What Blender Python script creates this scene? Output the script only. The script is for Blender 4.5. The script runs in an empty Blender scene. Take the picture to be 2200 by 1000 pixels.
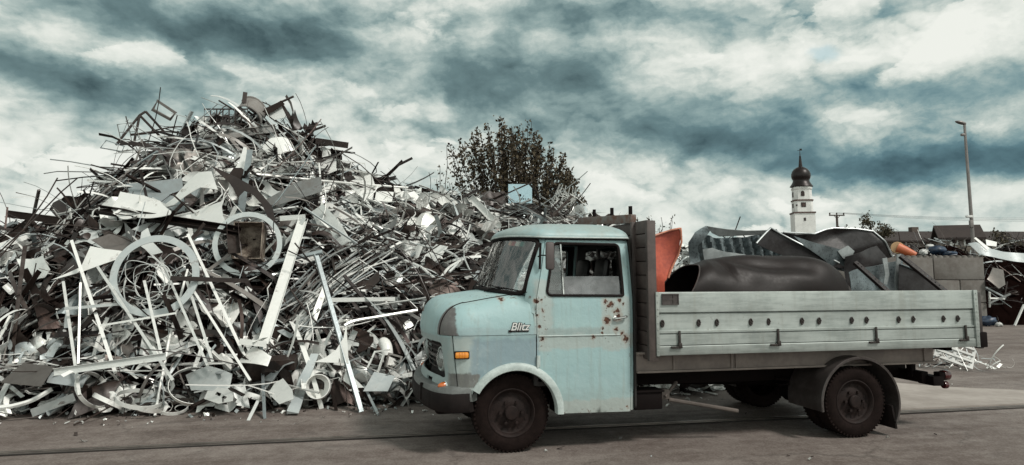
import bpy, bmesh, math, random
import numpy as np
from mathutils import Vector, Matrix, geometry

RAD = math.radians
scene = bpy.context.scene
col = scene.collection

# ------------------------------------------------------------------ camera
FPX, PITCH, EYE = 1480.0, RAD(6.0), 1.65
CX, CY = 1100.0, 590.0 - 1480.0 * math.tan(RAD(6.0))
cd = bpy.data.cameras.new("camera")
cam = bpy.data.objects.new("camera", cd)
col.objects.link(cam)
cam.location = (0, 0, EYE)
cam.rotation_euler = (RAD(90) + PITCH, 0, 0)
cd.sensor_width = 36
cd.sensor_fit = 'HORIZONTAL'
cd.lens = FPX / 2200 * 36
cd.shift_y = (CY - 500) / 2200
cd.clip_start, cd.clip_end = 0.05, 3000
scene.camera = cam

# ------------------------------------------------------------------ exposure
vs = scene.view_settings
vs.view_transform = 'Standard'
vs.look = 'None'
vs.exposure = 0.0
vs.gamma = 1.0
vs.use_curve_mapping = False

# ------------------------------------------------------------------ sun
SUN_EL, SUN_AZ = RAD(50), RAD(128)         # azimuth measured from +Y (view direction) towards +X
sl = bpy.data.lights.new("sun", 'SUN')
sl.energy = 2.9
sl.angle = RAD(10)
sl.color = (1.0, 0.96, 0.9)
sun = bpy.data.objects.new("sun", sl)
col.objects.link(sun)
sun_dir = Vector((math.cos(SUN_EL) * math.sin(SUN_AZ), math.cos(SUN_EL) * math.cos(SUN_AZ), math.sin(SUN_EL)))
sun.rotation_euler = sun_dir.to_track_quat('Z', 'Y').to_euler()

# ------------------------------------------------------------------ node expression helper
class E:
    """A socket with arithmetic: every operation adds a Math node."""
    def __init__(s, nt, k): s.nt, s.k = nt, k
    def _m(s, op, *a):
        n = s.nt.nodes.new('ShaderNodeMath'); n.operation = op
        for i, v in enumerate((s,) + a):
            if isinstance(v, E): s.nt.links.new(v.k, n.inputs[i])
            else: n.inputs[i].default_value = v
        return E(s.nt, n.outputs[0])
    def __add__(s, o): return s._m('ADD', o)
    __radd__ = __add__
    def __sub__(s, o): return s._m('SUBTRACT', o)
    def __rsub__(s, o): return (s * -1.0) + o
    def __mul__(s, o): return s._m('MULTIPLY', o)
    __rmul__ = __mul__
    def __truediv__(s, o): return s._m('DIVIDE', o)
    def pw(s, o): return s._m('POWER', o)
    def mx(s, o): return s._m('MAXIMUM', o)
    def mn(s, o): return s._m('MINIMUM', o)
    def abs(s): return s._m('ABSOLUTE')
    def exp(s): return s._m('EXPONENT')
    def atan2(s, o): return s._m('ARCTAN2', o)
    def sq(s): return s * s
    def sm(s, a, b, lo=0.0, hi=1.0):
        n = s.nt.nodes.new('ShaderNodeMapRange'); n.interpolation_type = 'SMOOTHSTEP'
        s.nt.links.new(s.k, n.inputs[0])
        for i, v in enumerate((a, b, lo, hi)): n.inputs[i + 1].default_value = v
        return E(s.nt, n.outputs[0])

def vec(nt, x, y, z):
    n = nt.nodes.new('ShaderNodeCombineXYZ')
    for i, v in enumerate((x, y, z)):
        if isinstance(v, E): nt.links.new(v.k, n.inputs[i])
        else: n.inputs[i].default_value = v
    return E(nt, n.outputs[0])

def sep(nt, v):
    n = nt.nodes.new('ShaderNodeSeparateXYZ'); nt.links.new(v.k, n.inputs[0])
    return [E(nt, n.outputs[i]) for i in range(3)]

def noise(nt, v, scale, detail=4.0, rough=0.55, dist=0.0, color=False):
    n = nt.nodes.new('ShaderNodeTexNoise')
    if v is not None: nt.links.new(v.k, n.inputs['Vector'])
    n.inputs['Scale'].default_value = scale
    n.inputs['Detail'].default_value = detail
    n.inputs['Roughness'].default_value = rough
    n.inputs['Distortion'].default_value = dist
    return E(nt, n.outputs[1 if color else 0])

def mix(nt, f, a, b):
    n = nt.nodes.new('ShaderNodeMix'); n.data_type = 'RGBA'
    for i, v in ((0, f), (6, a), (7, b)):
        if isinstance(v, E): nt.links.new(v.k, n.inputs[i])
        elif i == 0: n.inputs[0].default_value = v
        else: n.inputs[i].default_value = (*v, 1)
    return E(nt, n.outputs[2])

def ramp(nt, f, stops):
    n = nt.nodes.new('ShaderNodeValToRGB')
    cr = n.color_ramp
    while len(cr.elements) < len(stops): cr.elements.new(0.5)
    for e, (p, c) in zip(cr.elements, stops):
        e.position = p; e.color = (*c, 1)
    nt.links.new(f.k, n.inputs[0])
    return E(nt, n.outputs[0])

# ------------------------------------------------------------------ world: cloudy sky
world = bpy.data.worlds.new("World")
scene.world = world
world.use_nodes = True
nt = world.node_tree
bg = nt.nodes['Background']
bg.inputs['Strength'].default_value = 0.1
tc = nt.nodes.new('ShaderNodeTexCoord')
X, Y, Z = sep(nt, E(nt, tc.outputs['Generated']))
sky = nt.nodes.new('ShaderNodeTexSky')
sky.sky_type = 'NISHITA'
sky.sun_disc = False
sky.sun_elevation = SUN_EL
sky.sun_rotation = SUN_AZ
U = X.atan2(Y)
V = Z / (X * X + Y * Y + 1e-6).pw(0.5)
V = V.mx(-0.2).mn(6.0)
# cloud masses: azimuth and elevation (tangent), half widths, weight (+ dark, - bright)
def sky_uv(px, py): return math.atan((px - 1100) / 1480), (590 - py) / 1480 * math.cos(math.atan((px - 1100) / 1480))
CLOUDS = [
 (330, 22, 260, 34, .60), (480, 50, 150, 30, .40), (660, 108, 120, 36, .55), (1130, 150, 170, 48, .95), (980, 135, 70, 40, .15), (50, 140, 120, 32, .50),
 (195, 182, 45, 26, .42), (930, 262, 60, 26, .45), (1300, 14, 150, 34, .60), (1210, 250, 70, 30, .35), (1390, 285, 170, 34, .42), (1560, 230, 120, 60, .45),
 (2030, 346, 230, 28, 1.0), (1850, 355, 90, 22, .3), (2060, 165, 170, 42, .55), (1650, 40, 100, 30, .30), (1610, 310, 120, 26, .40), (1880, 14, 140, 20, .25),
 (500, 200, 160, 30, .12), (2140, 450, 120, 14, .25), (760, 14, 120, 20, .35), (1420, 200, 60, 60, .12), (380, 150, 120, 30, .10), (1980, 210, 80, 26, .22),
 (850, 320, 180, 40, -.22), (110, 300, 200, 40, -.14), (110, 395, 200, 40, -.12), (1730, 105, 100, 60, -.38), (1870, 275, 70, 32, -.30), (260, 95, 110, 24, -.14),
 (945, 225, 50, 20, -.28), (1440, 390, 200, 36, -.16), (1900, 440, 300, 34, -.16), (2110, 80, 100, 36, -.24), (860, 110, 80, 30, -.14), (1420, 100, 110, 50, -.16), (1960, 120, 60, 34, -.2), (1240, 60, 60, 30, -.14), (1100, 60, 200, 24, -.12), (1600, 390, 140, 26, -.1),
]
def puff(v, scale, detail=4.0, rough=.5):
    """rounded cauliflower billows: high in the middle of a billow, low in the creases"""
    n = nt.nodes.new('ShaderNodeTexNoise'); n.noise_type = 'RIDGED_MULTIFRACTAL'
    nt.links.new(v.k, n.inputs['Vector'])
    n.inputs['Scale'].default_value = scale; n.inputs['Detail'].default_value = detail
    n.inputs['Roughness'].default_value = rough; n.inputs['Lacunarity'].default_value = 2.1
    n.inputs['Offset'].default_value = 1.0; n.inputs['Gain'].default_value = 1.2
    return 1.0 - E(nt, n.outputs['Fac']) * .5
P = vec(nt, U, V * 1.6, 0.0)
w1 = noise(nt, P, 3.2, 2, .5)
w2 = noise(nt, vec(nt, U + 7.3, V * 1.6, 2.1), 3.2, 2, .5)
w3 = noise(nt, vec(nt, U + 1.3, V * 1.6, 5.1), 11.0, 9, .62)
w4 = noise(nt, vec(nt, U + 3.7, V * 1.6, 8.1), 11.0, 9, .62)
Uw = U + (w1 - .5) * .09 + (w3 - .5) * .09
Vw = V + (w2 - .5) * .05 + (w4 - .5) * .06
D = None
for px, py, rx, ry, wt in CLOUDS:
    cu, cv = sky_uv(px, py)
    g = (((Uw - cu) * (1480 / rx)).sq() + ((Vw - cv) * (1480 / ry)).sq()) * -0.5
    g = g.exp() * wt
    D = g if D is None else D + g
inview = U.abs().sm(.85, 1.15, 1.0, 0.0)
Uf, Vf = U + (w1 - .5) * .06 + (w3 - .5) * .035, V * 1.45 + (w2 - .5) * .06 + (w4 - .5) * .035
pA = puff(vec(nt, Uf, Vf, 0.0), 3.6, 7, .55)
pC = puff(vec(nt, Uf, Vf, 4.0), 11.0, 6, .55)
f1 = noise(nt, vec(nt, Uf, Vf, 0.0), 4.5, 8, .55)
f5 = noise(nt, vec(nt, Uf, Vf, 6.0), 26.0, 7, .62)
bgd = 0.300 + D * inview * .70 + (f1 - .5) * 0.30 - (pA - .45) * .40 - (pC - .45) * .30 + (f5 - .5) * .26 - V.sm(.10, .0) * .10
f6 = noise(nt, vec(nt, Uf + .003, Vf + .009, 6.0), 26.0, 7, .62)
f7 = noise(nt, vec(nt, Uf + .010, Vf + .030, 0.0), 4.5, 8, .55)
bgd = bgd + (f6 - f5) * .55 + (f7 - f1) * .55
# cumulus heaps in front of the deck: crisp edges, lit tops, grey bases
Uc, Vc = U + (w3 - .5) * .075, V * 1.55 + (w4 - .5) * .075
def heapq(dv): return puff(vec(nt, Uc - dv * .35, Vc + dv, 9.0), 3.9, 8, .58) + (noise(nt, vec(nt, Uc - dv * .35, Vc + dv, 2.0), 14.0, 7, .6) - .5) * .34
q0, qu = heapq(0.0), heapq(.028)
lit = ((q0 - qu) * 3.2 + .5).mx(0.0).mn(1.0)
cmask = q0.sm(.475, .55) * (D * inview).sm(.06, .40, .66, .22)
body = 0.36 - lit * .36 + D * inview * .50 + (f5 - .5) * .26 + (f6 - f5) * .55
dens = bgd + (body - bgd) * cmask
cloud = ramp(nt, dens * .82, [(0.03, (.86, .88, .82)), (0.19, (.70, .745, .69)), (0.32, (.46, .545, .515)), (0.46, (.27, .37, .365)), (0.64, (.145, .225, .235)), (1.0, (.055, .095, .105))])
cloud = mix(nt, U.sm(.05, .55) * dens.sm(.35, .8) * .55, cloud, ramp(nt, dens * .82, [(0.03, (.82, .88, .86)), (0.32, (.36, .52, .54)), (0.46, (.18, .34, .39)), (0.64, (.09, .20, .25)), (1.0, (.04, .09, .12))]))
# blue holes at the upper right
hu, hv = sky_uv(1785, 96)
hole = ((((Uw - hu) * (1480 / 34)).sq() + ((Vw - hv) * (1480 / 13)).sq()) * -0.5).exp()
sk = nt.nodes.new('ShaderNodeMixRGB'); sk.blend_type = 'MULTIPLY'; sk.inputs[0].default_value = 1
nt.links.new(sky.outputs[0], sk.inputs[1]); sk.inputs[2].default_value = (1.7, 2.0, 1.5, 1)
cl10 = nt.nodes.new('ShaderNodeVectorMath'); cl10.operation = 'SCALE'
nt.links.new(cloud.k, cl10.inputs[0])
# unseen sky shaped for light: brightened behind the viewer as fill, dimmed overhead
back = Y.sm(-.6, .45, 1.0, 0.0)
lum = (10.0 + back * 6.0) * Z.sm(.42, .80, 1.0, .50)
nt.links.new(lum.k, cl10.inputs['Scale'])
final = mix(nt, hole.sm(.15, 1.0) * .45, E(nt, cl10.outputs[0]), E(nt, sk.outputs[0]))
final = mix(nt, Z.sm(-.06, -.005), (1.2, 1.0, .85), final)
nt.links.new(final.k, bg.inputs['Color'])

# ------------------------------------------------------------------ small toolkit
def tag(o, label=None, cat=None, group=None, kind=None):
    if label: o['label'] = label
    if cat: o['category'] = cat
    if group: o['group'] = group
    if kind: o['kind'] = kind
    return o

def thing(name, label, cat, loc=(0, 0, 0), rotz=0.0, group=None):
    o = bpy.data.objects.new(name, None)
    o.empty_display_size = 0.1
    col.objects.link(o)
    o.location = loc
    o.rotation_euler = (0, 0, rotz)
    return tag(o, label, cat, group)

def rotm(rx=0, ry=0, rz=0):
    return np.array((Matrix.Rotation(rz, 3, 'Z') @ Matrix.Rotation(ry, 3, 'Y') @ Matrix.Rotation(rx, 3, 'X')))

class MB:
    """Collects shapes and links them as ONE mesh object."""
    def __init__(s): s.v, s.f = [], []
    def add(s, vs_, fs):
        n = len(s.v)
        s.v += [tuple(float(c) for c in p) for p in vs_]
        s.f += [tuple(i + n for i in f) for f in fs]
        return s
    def box(s, c, size, rot=None, bev=0.0):
        hx, hy, hz = [d / 2 for d in size]
        if bev <= 0:
            vs_ = [(x, y, z) for x in (-hx, hx) for y in (-hy, hy) for z in (-hz, hz)]
            fs = [(0, 1, 3, 2), (4, 6, 7, 5), (0, 4, 5, 1), (2, 3, 7, 6), (0, 2, 6, 4), (1, 5, 7, 3)]
        else:
            bm = bmesh.new()
            bmesh.ops.create_cube(bm, size=1.0)
            for v in bm.verts: v.co = Vector((v.co.x * size[0], v.co.y * size[1], v.co.z * size[2]))
            bmesh.ops.bevel(bm, geom=list(bm.edges), offset=bev, segments=2, affect='EDGES', profile=.5)
            bm.verts.index_update()
            vs_ = [tuple(v.co) for v in bm.verts]
            fs = [tuple(v.index for v in f.verts) for f in bm.faces]
            bm.free()
        a = np.array(vs_)
        if rot is not None: a = a @ np.array(rot).T
        return s.add(a + np.array(c), fs)
    def tube(s, pts, r, n=8, close=False, caps=True):
        pts = [Vector(p) for p in pts]
        m = len(pts)
        rr = r if hasattr(r, '__len__') else [r] * m
        vs_, fs = [], []
        up = None
        for i, p in enumerate(pts):
            a = pts[(i - 1) % m] if (close or i) else p
            b = pts[(i + 1) % m] if (close or i < m - 1) else p
            t = (b - a).normalized() if (b - a).length > 1e-9 else Vector((0, 0, 1))
            if up is None:
                up = Vector((0, 0, 1)) if abs(t.z) < .9 else Vector((1, 0, 0))
            up = (up - t * up.dot(t))
            up = up.normalized() if up.length > 1e-6 else t.orthogonal().normalized()
            sd = t.cross(up)
            for k in range(n):
                an = 2 * math.pi * (k + .5) / n
                vs_.append(p + (up * math.cos(an) + sd * math.sin(an)) * rr[i])
        for i in range(m if close else m - 1):
            for k in range(n):
                a, b = i * n + k, i * n + (k + 1) % n
                c, d = ((i + 1) % m) * n + (k + 1) % n, ((i + 1) % m) * n + k
                fs.append((a, d, c, b))
        if caps and not close:
            fs.append(tuple(range(n)))
            fs.append(tuple(reversed([(m - 1) * n + k for k in range(n)])))
        return s.add(vs_, fs)
    def lathe(s, prof, c=(0, 0, 0), axis='z', n=32, cap=True):
        """prof: (radius, height) pairs turned about an axis."""
        vs_, fs = [], []
        for r, h in prof:
            for k in range(n):
                a = 2 * math.pi * k / n
                x, y = r * math.cos(a), r * math.sin(a)
                vs_.append({'z': (x, y, h), 'y': (x, h, -y), 'x': (h, x, y)}[axis])
        for i in range(len(prof) - 1):
            for k in range(n):
                a, b = i * n + k, i * n + (k + 1) % n
                fs.append((a, b, b + n, a + n))
        if cap:
            fs.append(tuple(reversed(range(n))))
            fs.append(tuple((len(prof) - 1) * n + k for k in range(n)))
        return s.add(np.array(vs_) + np.array(c), fs)
    def grid(s, P, flip=False, closeu=False, closev=False):
        P = np.array(P); nu, nv = P.shape[:2]
        fs = []
        for i in range(nu if closeu else nu - 1):
            for j in range(nv if closev else nv - 1):
                q = (i * nv + j, ((i + 1) % nu) * nv + j, ((i + 1) % nu) * nv + (j + 1) % nv, i * nv + (j + 1) % nv)
                fs.append(q[::-1] if flip else q)
        return s.add(P.reshape(-1, 3), fs)
    def prism(s, poly, z0, z1):
        """poly in xy, extruded along z"""
        n = len(poly)
        vs_ = [(x, y, z0) for x, y in poly] + [(x, y, z1) for x, y in poly]
        fs = [tuple(reversed(range(n))), tuple(range(n, 2 * n))]
        fs += [(i, (i + 1) % n, n + (i + 1) % n, n + i) for i in range(n)]
        return s.add(vs_, fs)
    def xf(s, rot=None, loc=(0, 0, 0)):
        a = np.array(s.v)
        if rot is not None: a = a @ np.array(rot).T
        a = a + np.array(loc)
        s.v = [tuple(p) for p in a]
        return s
    def build(s, name, m, parent=None, smooth=35.0, tone=None, loc=None):
        me = bpy.data.meshes.new(name)
        me.from_pydata(s.v, [], s.f)
        me.validate()
        if smooth:
            me.polygons.foreach_set('use_smooth', [True] * len(me.polygons))
            me.set_sharp_from_angle(angle=RAD(smooth))
        if tone is not None:
            at = me.attributes.new('tone', 'FLOAT', 'POINT')
            at.data.foreach_set('value', [tone] * len(me.vertices))
        if m: me.materials.append(m)
        o = bpy.data.objects.new(name, me)
        col.objects.link(o)
        if parent: o.parent = parent
        if loc is not None: o.location = loc
        return o

def dens_loop(loop, seg):
    out = []
    for i, p in enumerate(loop):
        q = loop[(i + 1) % len(loop)]
        L = math.dist(p, q)
        k = max(1, int(math.ceil(L / seg)))
        for j in range(k):
            out.append((p[0] + (q[0] - p[0]) * j / k, p[1] + (q[1] - p[1]) * j / k))
    return out

def inside(pt, loop):
    x, y = pt; c = False; n = len(loop); j = n - 1
    for i in range(n):
        xi, yi = loop[i]; xj, yj = loop[j]
        if (yi > y) != (yj > y) and x < (xj - xi) * (y - yi) / (yj - yi) + xi: c = not c
        j = i
    return c

def round_loop(pts, r, k=6):
    """polygon with rounded corners; r scalar or list"""
    out = []; n = len(pts)
    for i in range(n):
        rr = r[i] if hasattr(r, '__len__') else r
        p, a, b = Vector(pts[i]), Vector(pts[i - 1]), Vector(pts[(i + 1) % n])
        if rr <= 0: out.append(tuple(p)); continue
        u, w = (a - p).normalized(), (b - p).normalized()
        s0, s1 = p + u * rr, p + w * rr
        for j in range(k + 1):
            t = j / k
            q = s0 * (1 - t) ** 2 + p * 2 * t * (1 - t) + s1 * t * t
            out.append(tuple(q))
    return out

def arc(cx, cy, r, a0, a1, n):
    return [(cx + r * math.cos(RAD(a0 + (a1 - a0) * i / n)), cy + r * math.sin(RAD(a0 + (a1 - a0) * i / n))) for i in range(n + 1)]

def panel(mb, outline, holes=(), surf=None, th=0.02, seg=0.05, g=0.07, flip=False):
    """Curved sheet with thickness: a 2D outline with holes laid on surf(a, b) -> xyz."""
    if surf is None: surf = lambda a, b: (a, b, 0.0)
    loops = [dens_loop(outline, seg)] + [dens_loop(h, seg) for h in holes]
    pts, edges = [], []
    for lp in loops:
        n = len(pts); m = len(lp)
        pts += lp; edges += [(n + i, n + (i + 1) % m) for i in range(m)]
    nb = len(pts)
    B = np.array(pts)
    x0, y0 = B.min(0); x1, y1 = B.max(0)
    if g:
        for i, x in enumerate(np.arange(x0 + g * .5, x1, g)):
            for y in np.arange(y0 + g * (.5 if i % 2 else .25), y1, g):
                if np.min(np.hypot(B[:, 0] - x, B[:, 1] - y)) < g * .45: continue
                if inside((x, y), loops[0]) and not any(inside((x, y), h) for h in loops[1:]): pts.append((x, y))
    r = geometry.delaunay_2d_cdt([Vector(p) for p in pts], edges, [], 0, 1e-6)
    vv, ff = r[0], r[2]
    tris = []
    for f in ff:
        c = (sum(vv[i].x for i in f) / len(f), sum(vv[i].y for i in f) / len(f))
        if inside(c, loops[0]) and not any(inside(c, h) for h in loops[1:]): tris.append(tuple(f))
    used = sorted({i for t in tris for i in t}); mp = {u: k for k, u in enumerate(used)}
    tris = [tuple(mp[i] for i in t) for t in tris]
    Pf = np.array([surf(vv[i].x, vv[i].y) for i in used], float)
    N = np.zeros_like(Pf)
    for t in tris:
        nn = np.cross(Pf[t[1]] - Pf[t[0]], Pf[t[2]] - Pf[t[0]])
        for i in t: N[i] += nn
    N /= np.maximum(np.linalg.norm(N, axis=1, keepdims=True), 1e-12)
    if flip: N = -N
    Pb = Pf - N * th
    n = len(Pf)
    cnt = {}
    for t in tris:
        for a, b in ((t[0], t[1]), (t[1], t[2]), (t[2], t[0])):
            cnt[(a, b)] = cnt.get((a, b), 0) + 1
    fs = []
    for t in tris:
        fs.append(t if not flip else t[::-1])
        fs.append(tuple(i + n for i in (t[::-1] if not flip else t)))
    for (a, b) in cnt:
        if (b, a) not in cnt:
            q = (b, a, a + n, b + n)
            fs.append(q if not flip else q[::-1])
    mb.add(np.vstack([Pf, Pb]), fs)
    return mb

def at(px, py, y):
    """world point seen at a pixel of the 2200 wide photograph, at distance y along the view"""
    u, v = (px - CX) / FPX, -(py - CY) / FPX
    c, s = math.cos(PITCH), math.sin(PITCH)
    d = Vector((u, c - v * s, s + v * c))
    return Vector((0, 0, EYE)) + d * (y / d.y)

# ------------------------------------------------------------------ materials
def new_mat(name):
    m = bpy.data.materials.new(name); m.use_nodes = True
    nt = m.node_tree
    return m, nt, nt.nodes['Principled BSDF']

def bump(nt, b, h, strength=.3, dist=.01):
    n = nt.nodes.new('ShaderNodeBump')
    n.inputs['Strength'].default_value = strength; n.inputs['Distance'].default_value = dist
    nt.links.new(h.k, n.inputs['Height']); nt.links.new(n.outputs[0], b.inputs['Normal'])

def objco(nt):
    t = nt.nodes.new('ShaderNodeTexCoord'); return E(nt, t.outputs['Object'])

def simple(name, c, rough=.6, metal=0.0, var=.25, scale=6.0, bmp=.15, c2=None, spec=None, bdist=.01):
    """base colour with wear: noise between c and a darker or given second colour"""
    m, nt, b = new_mat(name)
    P = objco(nt)
    n1 = noise(nt, P, scale, 6, .6)
    n2 = noise(nt, P, scale * 7, 4, .6)
    c2 = c2 or tuple(x * (1 - var) for x in c)
    f = (n1 * .7 + n2 * .3).sm(.36, .64)
    nt.links.new(mix(nt, f, c2, c).k, b.inputs['Base Color'])
    rg = (n2 - .5) * .25 + rough
    nt.links.new(rg.k, b.inputs['Roughness'])
    b.inputs['Metallic'].default_value = metal
    if spec is not None: b.inputs['Specular IOR Level'].default_value = spec
    if bmp: bump(nt, b, n2 * .4 + n1, bmp, bdist)
    return m

# ================================================================== ground
def ground_mat():
    m, nt, b = new_mat("asphalt")
    P = objco(nt)
    big = noise(nt, P, .22, 5, .6, .6)
    mid = noise(nt, P, 1.1, 6, .65, .4)
    fine = noise(nt, P, 45, 3, .7)
    x, y, z = sep(nt, P)
    streak = noise(nt, vec(nt, x * .25 + y * .06, y * 2.2 - x * .5, 0), 1.3, 6, .65)     # tyre tracks along the yard
    med = noise(nt, P, 6.5, 6, .7, .5)
    f = (big * .35 + mid * .3 + streak * .40 + (med - .5) * .36 + (fine - .5) * .40).sm(.36, .72)
    c = mix(nt, f, (.090, .069, .060), (.215, .186, .168))
    oil = noise(nt, P, .8, 5, .55, .8).sm(.57, .72)
    c = mix(nt, oil * .65, c, (.05, .042, .038))
    spk = noise(nt, P, 130, 2, .5).sm(.66, .72)
    c = mix(nt, spk * .5, c, (.33, .30, .27))
    vo = nt.nodes.new('ShaderNodeTexVoronoi'); vo.feature = 'DISTANCE_TO_EDGE'; vo.inputs['Scale'].default_value = .55
    wv = vec(nt, x + (mid - .5) * 1.3, y + (big - .5) * 1.6, 0.0); nt.links.new(wv.k, vo.inputs['Vector'])
    crack = E(nt, vo.outputs['Distance']).sm(.0, .016, 1, 0) * mid.sm(.42, .58)
    c = mix(nt, crack * .40, c, (.03, .024, .021))
    grit = noise(nt, P, 14, 4, .7).sm(.52, .70)
    c = mix(nt, grit * .30, c, (.26, .23, .205))
    nt.links.new(c.k, b.inputs['Base Color'])
    nt.links.new(((1.0 - f) * .25 + .6).k, b.inputs['Roughness'])
    b.inputs['Specular IOR Level'].default_value = .35
    bump(nt, b, fine * .5 + mid * .8 + streak * .3, .35, .012)
    return m
M_ground = ground_mat()
g = MB()
xs = np.unique(np.concatenate([np.linspace(-12, 20, 65), np.linspace(-900, 900, 31)]))
ys = np.unique(np.concatenate([np.linspace(2, 30, 57), np.linspace(-100, 1400, 31)]))
GX, GY = np.meshgrid(xs, ys, indexing='ij')
near = np.exp(-((GX - 2) / 14) ** 2 - ((GY - 10) / 12) ** 2)
GZ = (np.sin(GX * .7 + GY * .4) + np.sin(GX * 1.3 - GY * .9)) * .004 * near
g.grid(np.stack([GX, GY, GZ], -1), flip=False)
tag(g.build('ground', M_ground), kind='structure')

M_steel_dark = simple("dark_steel", (.045, .038, .035), .55, .6, .5, 5, .3)
M_concrete_pale = simple("worn_concrete", (.36, .325, .295), .85, 0, .3, 1.2, .3, c2=(.26, .23, .205))
M_groove = simple("dirt_groove", (.018, .014, .012), .9, 0, .3, 4, .4)
M_rail = simple("worn_rail_steel", (.20, .17, .15), .4, .7, .5, 3, .2)
# rail sunk into the yard and the pale concrete apron beyond it
r0, r1 = Vector((-14, 4.65, 0)), Vector((16.0, 10.78, 0))
dr = (r1 - r0).normalized(); nr = Vector((-dr.y, dr.x, 0))
ang = math.atan2(dr.y, dr.x)
mb = MB()
mid = (r0 + r1) / 2
L = (r1 - r0).length
mb.box((0, 0, .006), (L, .15, .012))
tag(mb.build('rail_groove', M_groove, loc=mid), kind='structure').rotation_euler = (0, 0, ang)
mb = MB()
mb.box((0, .022, .010), (L, .040, .014), bev=.003)
mb.box((0, -.036, .0085), (L, .018, .011), bev=.003)
tag(mb.build('rail', M_rail, loc=mid + Vector((0, 0, .002))), kind='structure').rotation_euler = (0, 0, ang)
mb = MB()
q = [Vector((4.55, 8.60, 0)), Vector((12.5, 10.16, 0)), Vector((12.5, 9.9, 0)), Vector((7.12, 9.86, 0)), Vector((5.75, 10.5, 0)), Vector((3.6, 10.2, 0))]
poly = [(4.3, 8.53), (13, 10.30), (13, 11.2), (9.0, 10.25), (7.35, 9.95), (6.35, 10.25), (5.3, 11.0), (3.4, 10.6)]
mb.prism(poly, .0, .022)
tag(mb.build('concrete_apron', M_concrete_pale), kind='structure')

# ================================================================== truck
W = 1.86
TRUCK_O = Vector((.018, 6.508, 0)); TRUCK_A = RAD(13)
RUST = [(.911, 1.388, .020), (.968, 1.362, .024), (.94, 1.345, .014), (1.05, 1.40, .018), (1.086, 1.365, .013), (.996, 1.29, .018), (.92, 1.21, .034),
        (1.035, 1.24, .034), (1.03, 1.30, .024), (1.015, 1.12, .022), (1.075, 1.085, .020), (1.11, 1.035, .032), (.874, 1.137, .014), (.872, 1.09, .010), (.78, 1.053, .018),
        (.28, 1.307, .015), (.225, 1.40, .02), (.268, 1.41, .013), (.245, 1.165, .013), (.272, 1.05, .02), (-.10, 1.415, .022), (.228, 1.27, .012), (1.125, .38, .013), (.29, 1.25, .006), (.31, 1.13, .006)]

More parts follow.
